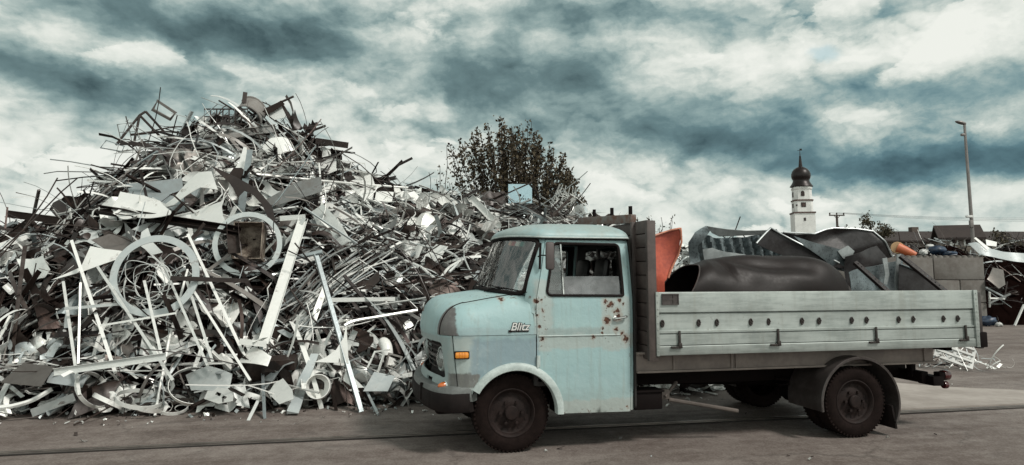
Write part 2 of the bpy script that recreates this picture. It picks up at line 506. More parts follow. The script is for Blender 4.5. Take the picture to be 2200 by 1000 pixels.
def paint_mat():
    m, nt, b = new_mat("weathered_turquoise_paint")
    P = objco(nt)
    S, T, Z = sep(nt, P)
    n1 = noise(nt, P, 9, 5, .6); n2 = noise(nt, vec(nt, S + 4.2, T, Z + 1.7), 9, 5, .6)
    n3 = noise(nt, P, 34, 4, .6); n4 = noise(nt, vec(nt, S + 9.1, T, Z + 3.3), 34, 4, .6)
    big = noise(nt, P, 2.3, 5, .6)
    Sw = S + (n1 - .5) * .10 + (n3 - .5) * .03
    Zw = Z + (n2 - .5) * .10 + (n4 - .5) * .03
    def box(s0, s1, z0, z1, e=.02):
        return Sw.sm(s0 - e, s0 + e) * Sw.sm(s1 - e, s1 + e, 1, 0) * Zw.sm(z0 - e, z0 + e) * Zw.sm(z1 - e, z1 + e, 1, 0)
    teal, grey, blue, primer = (.285, .415, .425), (.345, .390, .372), (.205, .275, .305), (.105, .100, .097)
    c = mix(nt, big.sm(.35, .65), teal, (.305, .435, .435))
    near = T.sm(.5, .9, 1, 0)
    gm = box(.2, .37, .93, 1.6).mx(box(.3, 1.3, .95, 1.09, .015)).mx(box(.86, 1.16, .93, 1.44)).mx(box(.2, 1.4, .2, .47, .015)).mx(box(-.6, -.36, .4, 1.09)) * .85
    c = mix(nt, gm * near, c, grey)
    c = mix(nt, box(.3, .86, 1.085, 1.145, .02) * near * .8, c, (.27, .33, .32))
    c = mix(nt, box(-.40, .24, .70, 1.06, .03) * near * .9, c, blue)
    c = mix(nt, box(-.56, .22, 1.07, 1.155, .015) * near * .6, c, (.26, .34, .35))
    # primer: the front shoulder corner and the band above the bumper, and the shop-grey nose
    c = mix(nt, Sw.sm(-.545, -.52, 1, 0) * Z.sm(1.085, 1.09) * T.sm(.25, .26, 1, 0), c, primer)
    c = mix(nt, Sw.sm(-.34, -.31, 1, 0) * Zw.sm(.60, .62) * Zw.sm(.73, .755, 1, 0) * T.sm(.10, .14, 1, 0) * S.sm(-.62, -.60), c, (.13, .132, .126))
    nose = S.sm(-.62, -.56, 1, 0) * Z.sm(1.06, 1.085, 1, 0)
    c = mix(nt, nose * .6, c, (.25, .28, .27))
    top = Z.sm(1.99, 2.03) * (big * .6 + n1 * .4).sm(.30, .56) * .75
    c = mix(nt, top, c, (.285, .335, .318))
    # run-off dirt and grime
    runs = noise(nt, vec(nt, S * 22, T * 22, Z * 1.2), 1.0, 5, .6)
    c = mix(nt, runs.sm(.50, .72) * .30, c, (.22, .225, .195))
    c = mix(nt, (big - .5).abs().sm(.02, .16) * n1.sm(.42, .66) * .22, c, (.40, .45, .44))
    c = mix(nt, (Z + (n1 - .5) * .3).sm(.35, .75, 1, 0) * .35, c, (.26, .26, .23))
    c = mix(nt, n3.sm(.60, .72) * big.sm(.4, .6) * .25, c, (.46, .51, .50))
    # rust spots with a pale flaked halo
    R1 = None; R2 = None
    Sr = S + (n3 - .5) * .075 + (n1 - .5) * .03; Zr = Z + (n4 - .5) * .085
    for s0, z0, r in RUST:
        d = ((Sr - s0).sq() + (Zr - z0).sq()).pw(.5)
        a = d.sm(r * .75, r * 1.0, 1, 0); h = d.sm(r * 1.35, r * 1.7, 1, 0)
        k = ((S - s0).abs().sm(r * .35, r * .8, 1, 0)) * Z.sm(z0 - .16, z0, 0, 1) * Z.sm(z0, z0 + .01, 1, 0) * .35
        R1 = a if R1 is None else R1.mx(a); R2 = h.mx(k) if R2 is None else R2.mx(h.mx(k))
    edge = n3.sm(.60, .66) * (S - .225).abs().sm(.012, .03, 1, 0) * Z.sm(.9, 1.0) * Z.sm(1.42, 1.45, 1, 0)
    spk = box(.84, 1.15, .98, 1.42, .05).mx(box(.2, .34, .9, 1.44, .03)) * n4.sm(.60, .66) * n1.sm(.42, .6)
    seam = ((S - 1.158).abs().sm(.004, .018, 1, 0)).mx(Z.sm(.36, .40, 1, 0)).mx((Z - 1.435).abs().sm(.006, .02, 1, 0)) * n3.sm(.54, .62) * n1.sm(.40, .58)
    edge = edge.mx(spk).mx(seam * .8)
    c = mix(nt, R2 * near * .75, c, (.30, .285, .25))
    c = mix(nt, R1.mx(edge) * near, c, mix(nt, n3.sm(.4, .6), (.035, .014, .009), (.10, .045, .028)))
    nt.links.new(c.k, b.inputs['Base Color'])
    nt.links.new(((R1 * near) * .4 + (big - .5) * .3 + .50).k, b.inputs['Roughness'])
    b.inputs['Specular IOR Level'].default_value = .45
    bump(nt, b, n3 * .12 + big * 2.6 + R1 * -.4, .22, .03)
    return m
M_paint = paint_mat()
M_lip = simple("faded_pale_paint", (.46, .52, .50), .5, 0, .3, 8, .1, c2=(.31, .36, .345))
M_black = simple("black_rubber", (.012, .008, .0075), .75, 0, .4, 9, .2, spec=.2)
M_inner = simple("cab_lining", (.016, .013, .012), .8, 0, .3, 5, .1)
M_seat = simple("black_vinyl", (.012, .010, .010), .5, 0, .3, 9, .1)
M_tyre = simple("worn_tyre_rubber", (.0065, .0035, .003), .9, 0, .4, 12, .3, c2=(.012, .007, .006), spec=.12)
M_rim = simple("dirty_black_rim", (.008, .0045, .004), .7, .0, .5, 10, .3, c2=(.018, .0105, .009), spec=.2)
M_chrome = simple("dull_chrome", (.75, .74, .72), .22, 1.0, .35, 14, .05)
M_bump = simple("grey_bumper_paint", (.155, .165, .16), .5, .0, .4, 6, .2, c2=(.09, .095, .09))
M_alu = None
M_strut = simple("dusty_strut", (.105, .085, .074), .8, 0, .4, 5, .2)
M_dkfit = simple("dark_fittings", (.030, .022, .019), .6, .2, .4, 20, .2)
M_mirror = simple("taupe_plastic", (.085, .068, .066), .55, 0, .2, 8, .05)
M_badge = simple("pale_badge_metal", (.74, .74, .72), .3, .3, .15, 30, 0)
M_brown = simple("brown_primed_steel", (.080, .061, .055), .6, .0, .4, 5, .25, c2=(.045, .034, .031))
M_beam = simple("dusty_taupe_steel", (.20, .165, .145), .65, 0, .35, 3, .2, c2=(.135, .11, .098))
M_rack = simple("rusty_grey_rack", (.17, .155, .145), .7, .2, .5, 5, .4, c2=(.115, .045, .026))
M_chas = simple("chassis_black", (.006, .003, .0028), .8, .0, .4, 6, .3, spec=.15)
M_mudg = simple("sooty_grey_mudguard", (.075, .064, .061), .42, .3, .45, 5, .15, c2=(.038, .030, .028))

def glass_mat(name, tint, refl=.12, dirt=.12, dcol=(.45, .47, .45)):
    m, nt, b = new_mat(name)
    nt.nodes.remove(b)
    out = nt.nodes['Material Output']
    tr = nt.nodes.new('ShaderNodeBsdfTransparent'); tr.inputs[0].default_value = (*tint, 1)
    gl = nt.nodes.new('ShaderNodeBsdfGlossy'); gl.inputs['Roughness'].default_value = .03
    df = nt.nodes.new('ShaderNodeBsdfDiffuse'); df.inputs[0].default_value = (*dcol, 1)
    fr = nt.nodes.new('ShaderNodeFresnel'); fr.inputs[0].default_value = 1.5
    k = (E(nt, fr.outputs[0]) * 1.2 + refl * .3).mn(1.0)
    P = objco(nt)
    d = noise(nt, P, 3.5, 5, .6).sm(.35, .75) * dirt
    m1 = nt.nodes.new('ShaderNodeMixShader'); nt.links.new(d.k, m1.inputs[0])
    nt.links.new(tr.outputs[0], m1.inputs[1]); nt.links.new(df.outputs[0], m1.inputs[2])
    m2 = nt.nodes.new('ShaderNodeMixShader'); nt.links.new(k.k, m2.inputs[0])
    nt.links.new(m1.outputs[0], m2.inputs[1]); nt.links.new(gl.outputs[0], m2.inputs[2])
    nt.links.new(m2.outputs[0], out.inputs[0])
    return m
M_glass = glass_mat("windscreen_glass", (.97, .99, .98), .30, .05, (.55, .60, .58))
M_sideglass = glass_mat("side_glass", (.74, .78, .78), .1, .14)
M_rollglass = glass_mat("dusty_roll_glass", (.40, .42, .43), .2, .55, (.30, .31, .32))
def amber(name, c):
    m, nt, b = new_mat(name)
    P = objco(nt)
    n = noise(nt, P, 60, 2, .5)
    nt.links.new(mix(nt, n, c, tuple(x * .6 for x in c)).k, b.inputs['Base Color'])
    b.inputs['Roughness'].default_value = .18
    b.inputs['Coat Weight'].default_value = .5
    return m
M_amber = amber("amber_lens", (.85, .30, .03))
M_amberd = amber("dark_amber_lens", (.55, .13, .02))
M_red = amber("red_lens", (.075, .010, .010))
M_lens = glass_mat("headlamp_glass", (.6, .68, .66), .5, .5, (.55, .62, .6))

truck = thing('flatbed_truck', 'old pale turquoise flatbed truck with rusty door, loaded with crumpled sheet metal', 'truck', TRUCK_O, TRUCK_A)

RC = .26
def cabT(S, Z):
    t = 0.0
    if Z < 1.085: t = .006 + .02 * ((1.085 - Z) / .75) ** 2
    elif Z < 1.43: t = .004 * (Z - 1.085) / .345
    else: t = .008 + (Z - 1.43) * .150 + .03 * max(0, (Z - 1.43) / .57) ** 3
    if S > 1.12: t += .035 * ((S - 1.12) / .08) ** 2
    Sc = -.43 + .11 * max(0, 1.09 - Z)
    if S < Sc: t += RC - math.sqrt(max(0.0, RC * RC - min(RC, Sc - S) ** 2))
    return t
def near_surf(off=0.0): return lambda a, b: (a, cabT(a, b) - off, b)
def far_surf(off=0.0): return lambda a, b: (a, W - cabT(a, b) + off, b)
SIDES = ((near_surf, False), (far_surf, True))

def Fc(T): return -.77 + .085 * ((T - .93) / .67) ** 2

# ---- nose: hood and fender tops as one dome split along the hood seam
def upath(d, n_side=22, n_arc=10, n_front=26):
    """inward offset d of the U-shaped plan outline, near side to far side"""
    ft = .26
    Sc = Fc(ft) + RC
    out = []
    for i in range(n_side): out.append((.20 + (Sc - .20) * i / n_side, d))
    for i in range(n_arc):
        a = RAD(90) * i / n_arc
        out.append((Sc - (RC - d) * math.sin(a), RC - (RC - d) * math.cos(a)))
    for i in range(n_front + 1):
        t = ft + (W - 2 * ft) * i / n_front
        out.append((Fc(t) + d, t))
    for i in range(n_arc - 1, -1, -1):
        a = RAD(90) * i / n_arc
        out.append((Sc - (RC - d) * math.sin(a), W - RC + (RC - d) * math.cos(a)))
    for i in range(n_side - 1, -1, -1): out.append((.20 + (Sc - .20) * i / n_side, W - d))
    return out
NS, NA, NF = 22, 10, 26
def Ht(S, T):
    t = min(1, max(0, (S + .77) / .75))
    return .315 + .10 * t - (.085 - .03 * t) * min(1.0, abs((T - .93) / .69)) ** 2
fr = [0, .002, .012, .035, .075, .14, .23, .35, .50, .68, .85, 1.0]
def Dw(S): 
    t = min(1, max(0, (S + .35) / .55))
    return .24 - .12 * t * t
rings = []
for f in fr:
    base = upath(.24 * f)
    row = []
    for j, (s, t) in enumerate(base):
        Dd = Dw(s)
        if t < .93: tt = t if t > .24 * f + 1e-6 else Dd * f
        else: tt = t if t < W - .24 * f - 1e-6 else W - Dd * f
        h = Ht(s, tt) * (1 - (1 - f) ** 2.5) ** (1 / 2.3)
        row.append((s, tt, 1.09 + h))
    rings.append(row)
rings = np.array(rings)
NJ = rings.shape[1]
j0, j1 = NS + NA - 2, NS + NA + NF + 3      # front columns that belong to the hood
gap = .006
sh = MB()
sh.grid(rings[:, :j0 + 1], flip=True)
sh.build('fender_top', M_paint, truck, 40)
sh = MB(); sh.grid(rings[:, j1 - 1:], flip=True); sh.build('fender_top', M_paint, truck, 40)
hd = MB()
hood_r = rings[:, j0:j1].copy()
hood_r[:, :, 2] += .006
# front lip turned under
lip = hood_r[0].copy(); lip[:, 2] -= .035; lip[:, 0] += .012
lip2 = lip.copy(); lip2[:, 0] += .06
hd.grid(np.concatenate([lip2[None], lip[None], hood_r]), flip=True)
# inner area by columns across the hood
inn = rings[-1]
lo_ = inn[:j0 + 1][::-1]; hi_ = inn[j1 - 1:]
m_ = min(len(lo_), len(hi_))
cols = []
fr_row = inn[j0:j1]
nc = len(fr_row)
rows = [fr_row + np.array([0, 0, .006])]
for i in range(1, m_):
    a, b = lo_[i], hi_[i]
    s0 = a[0]
    row = []
    for k in range(nc):
        t = a[1] + (b[1] - a[1]) * k / (nc - 1)
        # blend the bowed front into straight rows
        bl = max(0, 1 - i / 14)
        s = s0 + (fr_row[k][0] - fr_row[0][0]) * bl
        row.append((s, t, 1.09 + Ht(s, t) + .006))
    rows.append(np.array(row))
hd.grid(np.array(rows), flip=True)
hood = hd.build('hood', M_paint, truck, 40)
# dark seam under the hood edge, both sides
for sgn in (0, 1):
    ln = [inn[j] for j in (range(4, j0 + 1) if not sgn else range(j1 - 1, NJ - 4))]
    dn = [rings[k][j0 if not sgn else j1 - 1] for k in range(len(fr) - 1, -1, -1)]
    pts = (ln + dn) if not sgn else (dn[::-1] + ln)
    MB().tube([(p[0], p[1], p[2] + .001) for p in pts], .0075, 6).build('hood_seam', M_black, hood)

# emblem on the nose (a small zigzag bolt) 
def nose_pt(T, f):
    row = rings[:, NS + NA:NS + NA + NF + 1]
    k = (T - .26) / (W - .52) * NF; i = int(k); u = k - i
    col_ = row[:, i] * (1 - u) + row[:, min(NF, i + 1)] * u
    fi = np.interp(f, [0, 1], [0, len(fr) - 1]); a = int(fi); w_ = fi - a
    return col_[a] * (1 - w_) + col_[min(len(fr) - 1, a + 1)] * w_
ec = nose_pt(.93, .52)
bolt = [(-.055, -.004), (-.012, .016), (-.008, .003), (.055, .008), (.012, -.016), (.008, -.003)]
mb = MB(); mb.prism(bolt, 0, .012)
em = mb.build('hood_emblem', M_chrome, hood, None)
em.location = (ec[0] - .022, ec[1], ec[2] + .002)
em.rotation_euler = (RAD(-62), 0, RAD(90))
em.rotation_euler = Matrix(((0, .5, -.866), (-.35, .81, .468), (.937, .303, .175))).to_euler() if False else (RAD(58), RAD(-58), RAD(-90))

# ---- fender sides with wheel arch
AC = (.02, .365)
arch_o = [(AC[0] + .455 * math.cos(a), AC[1] + .455 * math.sin(a)) for a in np.linspace(RAD(155), RAD(62), 22)]
fend = [(-.565, 1.085), (-.506, .565), (-.385, .56)] + [p for p in arch_o if p[1] > .57 and p[0] < .218] + [(.214, .79), (.214, 1.085)]
arch_full = [(AC[0] + .455 * math.cos(a), AC[1] + .455 * math.sin(a)) for a in np.linspace(RAD(152), RAD(0), 40)]
for sf, fl in SIDES:
    mb = MB(); panel(mb, fend, (), sf(), .018, .03, .06, flip=fl)
    up_ = [(-.02, 1.089), (.214, 1.089), (.214, 1.40), (.10, 1.425), (-.02, 1.40)]
    fo = mb.build('fender', M_paint, truck, 40)
    # pale arch flare
    P = []
    for a in np.linspace(RAD(150), RAD(-2), 44):
        ca, sa = math.cos(a), math.sin(a)
        row = []
        for r, o in ((.470, -.004), (.468, .012), (.455, .026), (.425, .032), (.402, .030), (.396, .020), (.396, -.06)):
            s_, z_ = AC[0] + r * ca, AC[1] + r * sa
            p = sf(o)(s_, max(z_, .30)) ; row.append((s_, p[1], z_))
        P.append(row)
    mb = MB(); mb.grid(P, flip=not fl); mb.build('arch_flare', M_lip, fo, 50)
    mb = MB()
    P = []
    for a in np.linspace(RAD(170), RAD(-5), 30):
        ca, sa = math.cos(a), math.sin(a)
        y0 = .03 if not fl else W - .03; y1 = .42 if not fl else W - .42
        P.append([(AC[0] + .44 * ca, y0, AC[1] + .44 * sa), (AC[0] + .44 * ca, y1, AC[1] + .44 * sa)])
    mb.grid(P); 
    P = [[(AC[0] + r_ * math.cos(a), .42 if not fl else W - .42, AC[1] + r_ * math.sin(a)) for r_ in (.0, .44)] for a in np.linspace(RAD(180), RAD(0), 20)]
    mb.grid(P)
    mb.build('wheel_housing', M_chas, fo, 40)

# ---- front panel, wrapped round the nose
path = [(s, t) for s, t in upath(.026)]
path = path[NS - 0:NJ - NS]
i0 = next(i for i, (s, t) in enumerate(upath(.026)) if s < -.555)
pp = upath(.026)[i0:NJ - i0]
q = [0.0]
for a, b in zip(pp[:-1], pp[1:]): q.append(q[-1] + math.dist(a, b))
q = np.array(q); PS = np.array([p[0] for p in pp]); PT = np.array([p[1] for p in pp])
def wrap(qq, z, off=0.0):
    s, t = np.interp(qq, q, PS), np.interp(qq, q, PT)
    e = .004
    ds = np.interp(qq + e, q, PS) - np.interp(qq - e, q, PS); dt = np.interp(qq + e, q, PT) - np.interp(qq - e, q, PT)
    L_ = math.hypot(ds, dt) + 1e-9
    nx, ny = -dt / L_, ds / L_       # outward
    b = .045 * (1 - min(1, max(0, (z - .60) / .10)) ** 2) * min(1, max(0, (qq - .02) / .2)) * min(1, max(0, (q[-1] - .02 - qq) / .2))
    return (s + .11 * (1.09 - z) + nx * (off + b), t + ny * (off + b), z)
def qT(T):
    i = np.argmin(np.abs(PT - T) + (PS > -.5) * 9); return np.interp(T, PT[2:-2], q[2:-2])
QL = q[-1]
qa, qb = qT(.17), qT(W - .17)
hole = round_loop([(qa, .69), (qb, .69), (qb - .01, 1.02), (qa + .01, 1.02)], .04, 4)
slots = [round_loop([(c - .10, .615), (c + .10, .615), (c + .10, .655), (c - .10, .655)], .012, 2) for c in (qT(.55), qT(1.31))]
mb = MB(); panel(mb, [(0, .575), (QL, .575), (QL, 1.087), (0, 1.087)], [hole] + slots, lambda a, b: wrap(a, b), .02, .035, .06, flip=False)
fpn = mb.build('front_panel', M_paint, truck, 40)
# grille
mb = MB()
P = [[wrap(a, z, -.085) for z in np.linspace(.64, 1.06, 6)] for a in np.linspace(qa - .05, qb + .05, 30)]
mb.grid(P); grille = mb.build('grille', M_inner, truck)
for z in (.745, .80, .855, .91, .965):
    MB().tube([wrap(a, z, -.045) for a in np.linspace(qa + .01, qb - .01, 30)], .010 if z != .855 else .017, 6).build('grille_bar', M_steel_dark if z != .855 else M_mudg, grille)
MB().tube([wrap(a, z, .004) for a, z in dens_loop(hole, .04)], .008, 6, close=True).build('grille_frame', M_black, grille)
for T0 in (.305, W - .305):
    qc = qT(T0); c = Vector(wrap(qc, .855, -.01)); 
    mb = MB(); mb.lathe([(.0, -.045), (.03, -.043), (.06, -.034), (.085, -.02), (.098, -.004), (.1, .01)], (0, 0, 0), 'x', 28, cap=False)
    hl = mb.build('headlight', M_lens, truck, 60)
    mb = MB(); mb.lathe([(.099, .0), (.101, -.012), (.110, -.012), (.118, .004), (.118, .05), (.099, .05)], (0, 0, 0), 'x', 28, cap=False)
    rg = mb.build('headlight_rim', M_lip, hl, 40)
    mb = MB(); mb.lathe([(.098, .02), (.07, .06), (.02, .075), (.0, .076)], (0, 0, 0), 'x', 24, cap=False); mb.build('reflector', M_chrome, hl)
    hl.location = c; hl.rotation_euler = (0, 0, RAD(9 if T0 < .9 else -9))
# indicators
for T0 in (.17, W - .17):
    c = Vector(wrap(qT(max(.02, T0)) if T0 < .9 else qT(T0), .628, .0))
    mb = MB(); mb.lathe([(.0, -.085), (.012, -.082), (.026, -.06), (.034, -.03), (.036, -.012)], (0, 0, 0), 'x', 18, cap=False)
    o = mb.build('turn_signal', M_amberd, truck, 50)
    mb = MB(); mb.lathe([(.039, -.02), (.043, -.012), (.043, .03), (.0, .03)], (0, 0, 0), 'x', 18, cap=False); mb.build('turn_signal_base', M_lip, o, 40)
    o.location = c; o.rotation_euler = (0, 0, RAD(22 if T0 < .9 else -22))
mb = MB(); mb.box((-.487, cabT(-.487, .92) - .016, .915), (.125, .035, .056), bev=.014)
si = mb.build('side_marker', M_amber, truck, 40)
mb = MB(); mb.box((-.487, cabT(-.487, .92) - .006, .915), (.145, .022, .074), bev=.010); mb.build('marker_base', M_black, si, 40)
for x_ in (-.512, -.487, -.462): MB().box((x_, cabT(-.487, .92) - .0335, .915), (.003, .003, .05)).build('lens_rib', M_amberd, si, None)

# bumper: grey steel blade with a black rubber face
def sweep(prof, z0, off, a0, a1, n=60):
    P = []
    for a in np.linspace(a0, a1, n):
        row = []
        for o, z in prof:
            p = wrap(min(max(a, 0), QL), .60, off + o)
            row.append((p[0], p[1], z0 + z))
        P.append(row)
    return P
side_q = -.0
prof = [(-.05, -.05), (.02, -.055), (.05, -.05), (.06, -.03), (.06, .04), (.045, .075), (.0, .085), (-.05, .08)]
mb = MB(); P = sweep(prof, .545, .035, 0, QL); 
ext0 = [(p[0] + .17, p[1] + .01, p[2]) for p in P[0]]; ext1 = [(p[0] + .17, p[1] - .01, p[2]) for p in P[-1]]
P = [ext0] + P + [ext1]
mb.grid(P, flip=False, closev=True); mb.add(P[0], [tuple(range(len(prof)))]); mb.add(P[-1], [tuple(reversed(range(len(prof))))])
bumper = mb.build('bumper', M_bump, truck, 40)
prof = [(-.05, -.125), (.015, -.125), (.034, -.10), (.038, -.05), (.038, .028), (.03, .046), (.0, .05)]
mb = MB(); P = sweep(prof, .525, .068, .0, QL)
ext0 = [(p[0] + .16, p[1] + .01, p[2]) for p in P[0]]; ext1 = [(p[0] + .16, p[1] - .01, p[2]) for p in P[-1]]
P = [ext0] + P + [ext1]
mb.grid(P, flip=False, closev=True); mb.add(P[0], [tuple(range(len(prof)))]); mb.add(P[-1], [tuple(reversed(range(len(prof))))])
mb.build('rubber_strip', M_black, bumper, 40)
for T0 in (.52, 1.34):
    p = wrap(qT(T0), .6, .10); MB().box((p[0], p[1], .53), (.03, .05, .16), bev=.008).build('overrider', M_black, bumper)
p = wrap(qT(.93), .6, .05)
MB().box((-.45, .93, .47), (.5, 1.5, .22), bev=.03).build('lower_apron', M_chas, truck)

# ---- cab sides
dtop = 1.985
door_out = [(.224, 1.43), (.224, .805)] + [(AC[0] + .462 * math.cos(a), AC[1] + .462 * math.sin(a)) for a in np.linspace(RAD(60), RAD(2), 18)] + \
           [(.483, .352), (1.158, .342), (1.160, 1.2), (1.155, 1.43), (1.165, dtop), (.345, dtop)]
win = round_loop([(.318, 1.452), (1.092, 1.444), (1.086, 1.944), (.420, 1.952)], [.06, .02, .05, .045], 6)
doors = []
for sf, fl in SIDES:
    mb = MB(); panel(mb, door_out, [win], sf(.002), .022, .03, .06, flip=fl)
    d = mb.build('door', M_paint, truck, 40); doors.append(d)
    mb = MB(); panel(mb, door_out, [win], sf(-.030), .004, .05, .09, flip=fl); mb.build('door_lining', M_inner, d, 40)
    # pressed crease along the door
    MB().tube([sf(.004)(s, 1.072) for s in np.linspace(.24, 1.06, 20)], .008, 6).build('crease', M_paint, d)
    MB().tube([sf(.006)(a, b) for a, b in dens_loop(win, .03)], .014, 6, close=True).build('window_seal', M_black, d)
    x_ = lambda z: .492
    MB().tube([sf(.006)(.490, z) for z in np.linspace(1.45, 1.95, 8)], .009, 6).build('window_divider', M_chrome, d)
    # quarter light and half lowered roll glass
    qw = round_loop([(.318, 1.452), (.490, 1.450), (.490, 1.952), (.420, 1.952)], [.06, .0, .0, .045], 6)
    mb = MB(); panel(mb, qw, (), sf(-.008), .004, .05, .1, flip=fl); mb.build('quarter_glass', M_sideglass, d)
    rw = round_loop([(.490, 1.44), (1.092, 1.44), (1.092, 1.632), (.490, 1.632)], [0, 0, .03, .0], 4)
    mb = MB(); panel(mb, rw, (), sf(-.012), .004, .05, .1, flip=fl); mb.build('window_glass', M_rollglass if not fl else M_sideglass, d)
    # handle with its plate, hinge
    sy = -1 if not fl else 1
    y = sf(.0)(1.05, 1.238)[1]
    mb = MB(); mb.tube([(.985, y + sy * .015, 1.226), (.995, y + sy * .03, 1.227), (1.03, y + sy * .036, 1.23), (1.10, y + sy * .034, 1.243), (1.115, y + sy * .022, 1.246)], [.008, .011, .010, .013, .010], 8)
    mb.lathe([(.026, 0), (.024, .012), (.012, .018)], (1.0, y, 1.226), 'y', 16) if fl else mb.lathe([(.026, 0), (.024, -.012), (.012, -.018)], (1.0, y, 1.226), 'y', 16)
    mb.build('door_handle', M_chrome, d, 40)
    y = sf(0)(.23, .84)[1]
    mb = MB(); mb.box((.236, y + sy * .006, .84), (.034, .022, .105), bev=.006); mb.tube([(.226, y + sy * .016, .785), (.226, y + sy * .016, .895)], .011, 8); mb.build('hinge', M_lip, d, 40)
    y = sf(0)(.23, 1.33)[1]
    MB().tube([(.224, y + sy * .008, 1.28), (.224, y + sy * .008, 1.37)], .010, 8).build('hinge', M_lip, d, 40)

cab = bpy.data.objects.new('cab', None); cab.empty_display_size = .1; col.objects.link(cab); cab.parent = truck
for sf, fl in SIDES:
    mb = MB()
    # rear quarter strip, A pillar and sill strip behind the arch
    panel(mb, [(1.166, .352), (1.20, .352), (1.20, 1.2), (1.20, 1.43), (1.20, 2.01), (.335, 2.012), (.335, 1.990), (1.170, 1.990), (1.161, 1.43), (1.166, 1.2)], (), sf(), .03, .04, .08, flip=fl)
    def psurf(a, b, sf=sf, fl=fl):
        e = max(0.0, (.225 + max(0, b - 1.43) * .2) - a - (.03 if b < 1.35 else 0))
        p = sf(0)(max(a, -.1), b); return (a, p[1] + (e * .55 if not fl else -e * .55), b)
    panel(mb, [(.10, 1.34), (.195, 1.28), (.195, 1.09), (.219, 1.09), (.219, 1.40), (.220, 1.435), (.337, 1.990), (.337, 2.008), (.262, 2.008)], (), psurf, .03, .03, .06, flip=fl)
    mb.build('cab_side', M_paint, cab, 40)
# back wall
mb2 = MB()
bw = round_loop([(.03, .36), (W - .03, .36), (W - .03, 1.43), (W - .14, 2.0), (.14, 2.0), (.03, 1.43)], .04, 3)
rwin = round_loop([(.45, 1.53), (1.43, 1.53), (1.43, 1.93), (.45, 1.93)], .05, 4)
panel(mb2, bw, [rwin], lambda a, b: (1.205, a, b), .02, .08, .2, flip=True)
mb2.build('back_wall', M_inner, cab)
mb = MB(); panel(mb, rwin, (), lambda a, b: (1.20, a, b), .004, .1, .3, flip=True); mb.build('rear_window', M_sideglass, cab)
MB().box((1.195, .98, 1.73), (.02, .05, .40)).build('rear_window_bar', M_mudg, cab)
# floor, firewall, dash, headlining
mb = MB(); mb.box((.72, W / 2, .62), (.96, W - .16, .04)); mb.box((.23, W / 2, .95), (.04, W - .12, .68))
mb.build('cab_floor', M_inner, cab)
mb = MB(); mb.box((.14, W / 2, 1.37), (.34, W - .26, .17), bev=.04); mb.box((.20, .52, 1.46), (.16, .36, .07), bev=.03)
mb.build('dashboard', M_inner, cab)
mb = MB(); mb.tube([(.42 - .07 * math.sin(a), .52 + .20 * math.cos(a), 1.40 + .16 * math.sin(a)) for a in np.linspace(0, 2 * math.pi, 28, endpoint=False)], .012, 8, close=True)
mb.tube([(.42, .52, 1.40), (.25, .52, 1.15)], .02, 8); mb.tube([(.42, .33, 1.40), (.42, .71, 1.40)], .01, 6)
mb.build('steering_wheel', M_black, cab)
for y0, w_ in ((.50, .52), (1.22, .85)):
    mb = MB(); mb.box((.78, y0, .97), (.46, w_, .16), bev=.05); mb.box((1.06, y0, 1.28), (.12, w_, .62), rot=rotm(0, RAD(8), 0), bev=.05)
    mb.box((1.10, y0 + (.10 if y0 < .9 else 0), 1.70), (.09, .30, .24), rot=rotm(0, RAD(8), 0), bev=.045)
    mb.build('seat', M_seat, cab)

# ---- roof
def roof_edge(n=96):
    pts = []
    fs_ = lambda t: .015 + .275 * abs((t - .93) / .84) ** 2.8
    fr_ = [(fs_(t), t) for t in np.linspace(.105, W - .105, 34)]
    re = [(1.215, t) for t in np.linspace(W - .17, .17, 20)]
    lo = [(s, W - .092 - .0 * s) for s in np.linspace(.31, 1.15, 16)]
    pts = fr_ + lo + [(1.185, W - .10), (1.205, W - .13)] + re + [(1.205, .13), (1.185, .10)] + [(s, .092) for s in np.linspace(1.15, .31, 16)]
    return np.array(pts)
re_ = roof_edge()
cen = np.array([.68, W / 2])
P = []
zed = lambda s: 2.016 + .032 * max(0.0, (.31 - s) / .3)      # the brow lifts a little towards the middle
for sc in (.985, 1.0, 1.0, .998, .99, .972, .94, .89, .81, .70, .55, .38, .2, .05):
    row = []
    for e in re_:
        p = cen + (e - cen) * sc
        row.append(p)
    P.append(row)
zs_ = [-.012, -.010, .0]
PP = []
for k, row in enumerate(P):
    sc = (.985, 1.0, 1.0, .998, .99, .972, .94, .89, .81, .70, .55, .38, .2, .05)[k]
    out = []
    for e, p in zip(re_, row):
        z = zed(e[0])
        if k < 3: z += zs_[k]
        else: z += (2.178 - z) * (1 - sc ** 3.4) ** (1 / 1.9)
        out.append((p[0], p[1], z))
    PP.append(out)
mb = MB(); mb.grid(PP, flip=False, closev=True); mb.add(PP[-1], [tuple(range(len(re_)))])
roof = mb.build('roof', M_paint, truck, 50)
mb = MB(); mb.add([(p[0], p[1], 2.0) for p in P[0]], [tuple(range(len(re_)))]); mb.build('headlining', M_inner, roof, None)
MB().tube([(e[0] if e[0] > .0 else e[0], e[1] + (-.006 if e[1] < .9 else .006), zed(e[0]) - .008) for e in re_], .009, 6, close=True).build('gutter', M_lip, roof)
MB().tube([(e[0] * 1.0, e[1] + (.004 if e[1] < .9 else -.004), zed(e[0]) - .021) for e in re_], .007, 6, close=True).build('gutter_seal', M_black, roof)

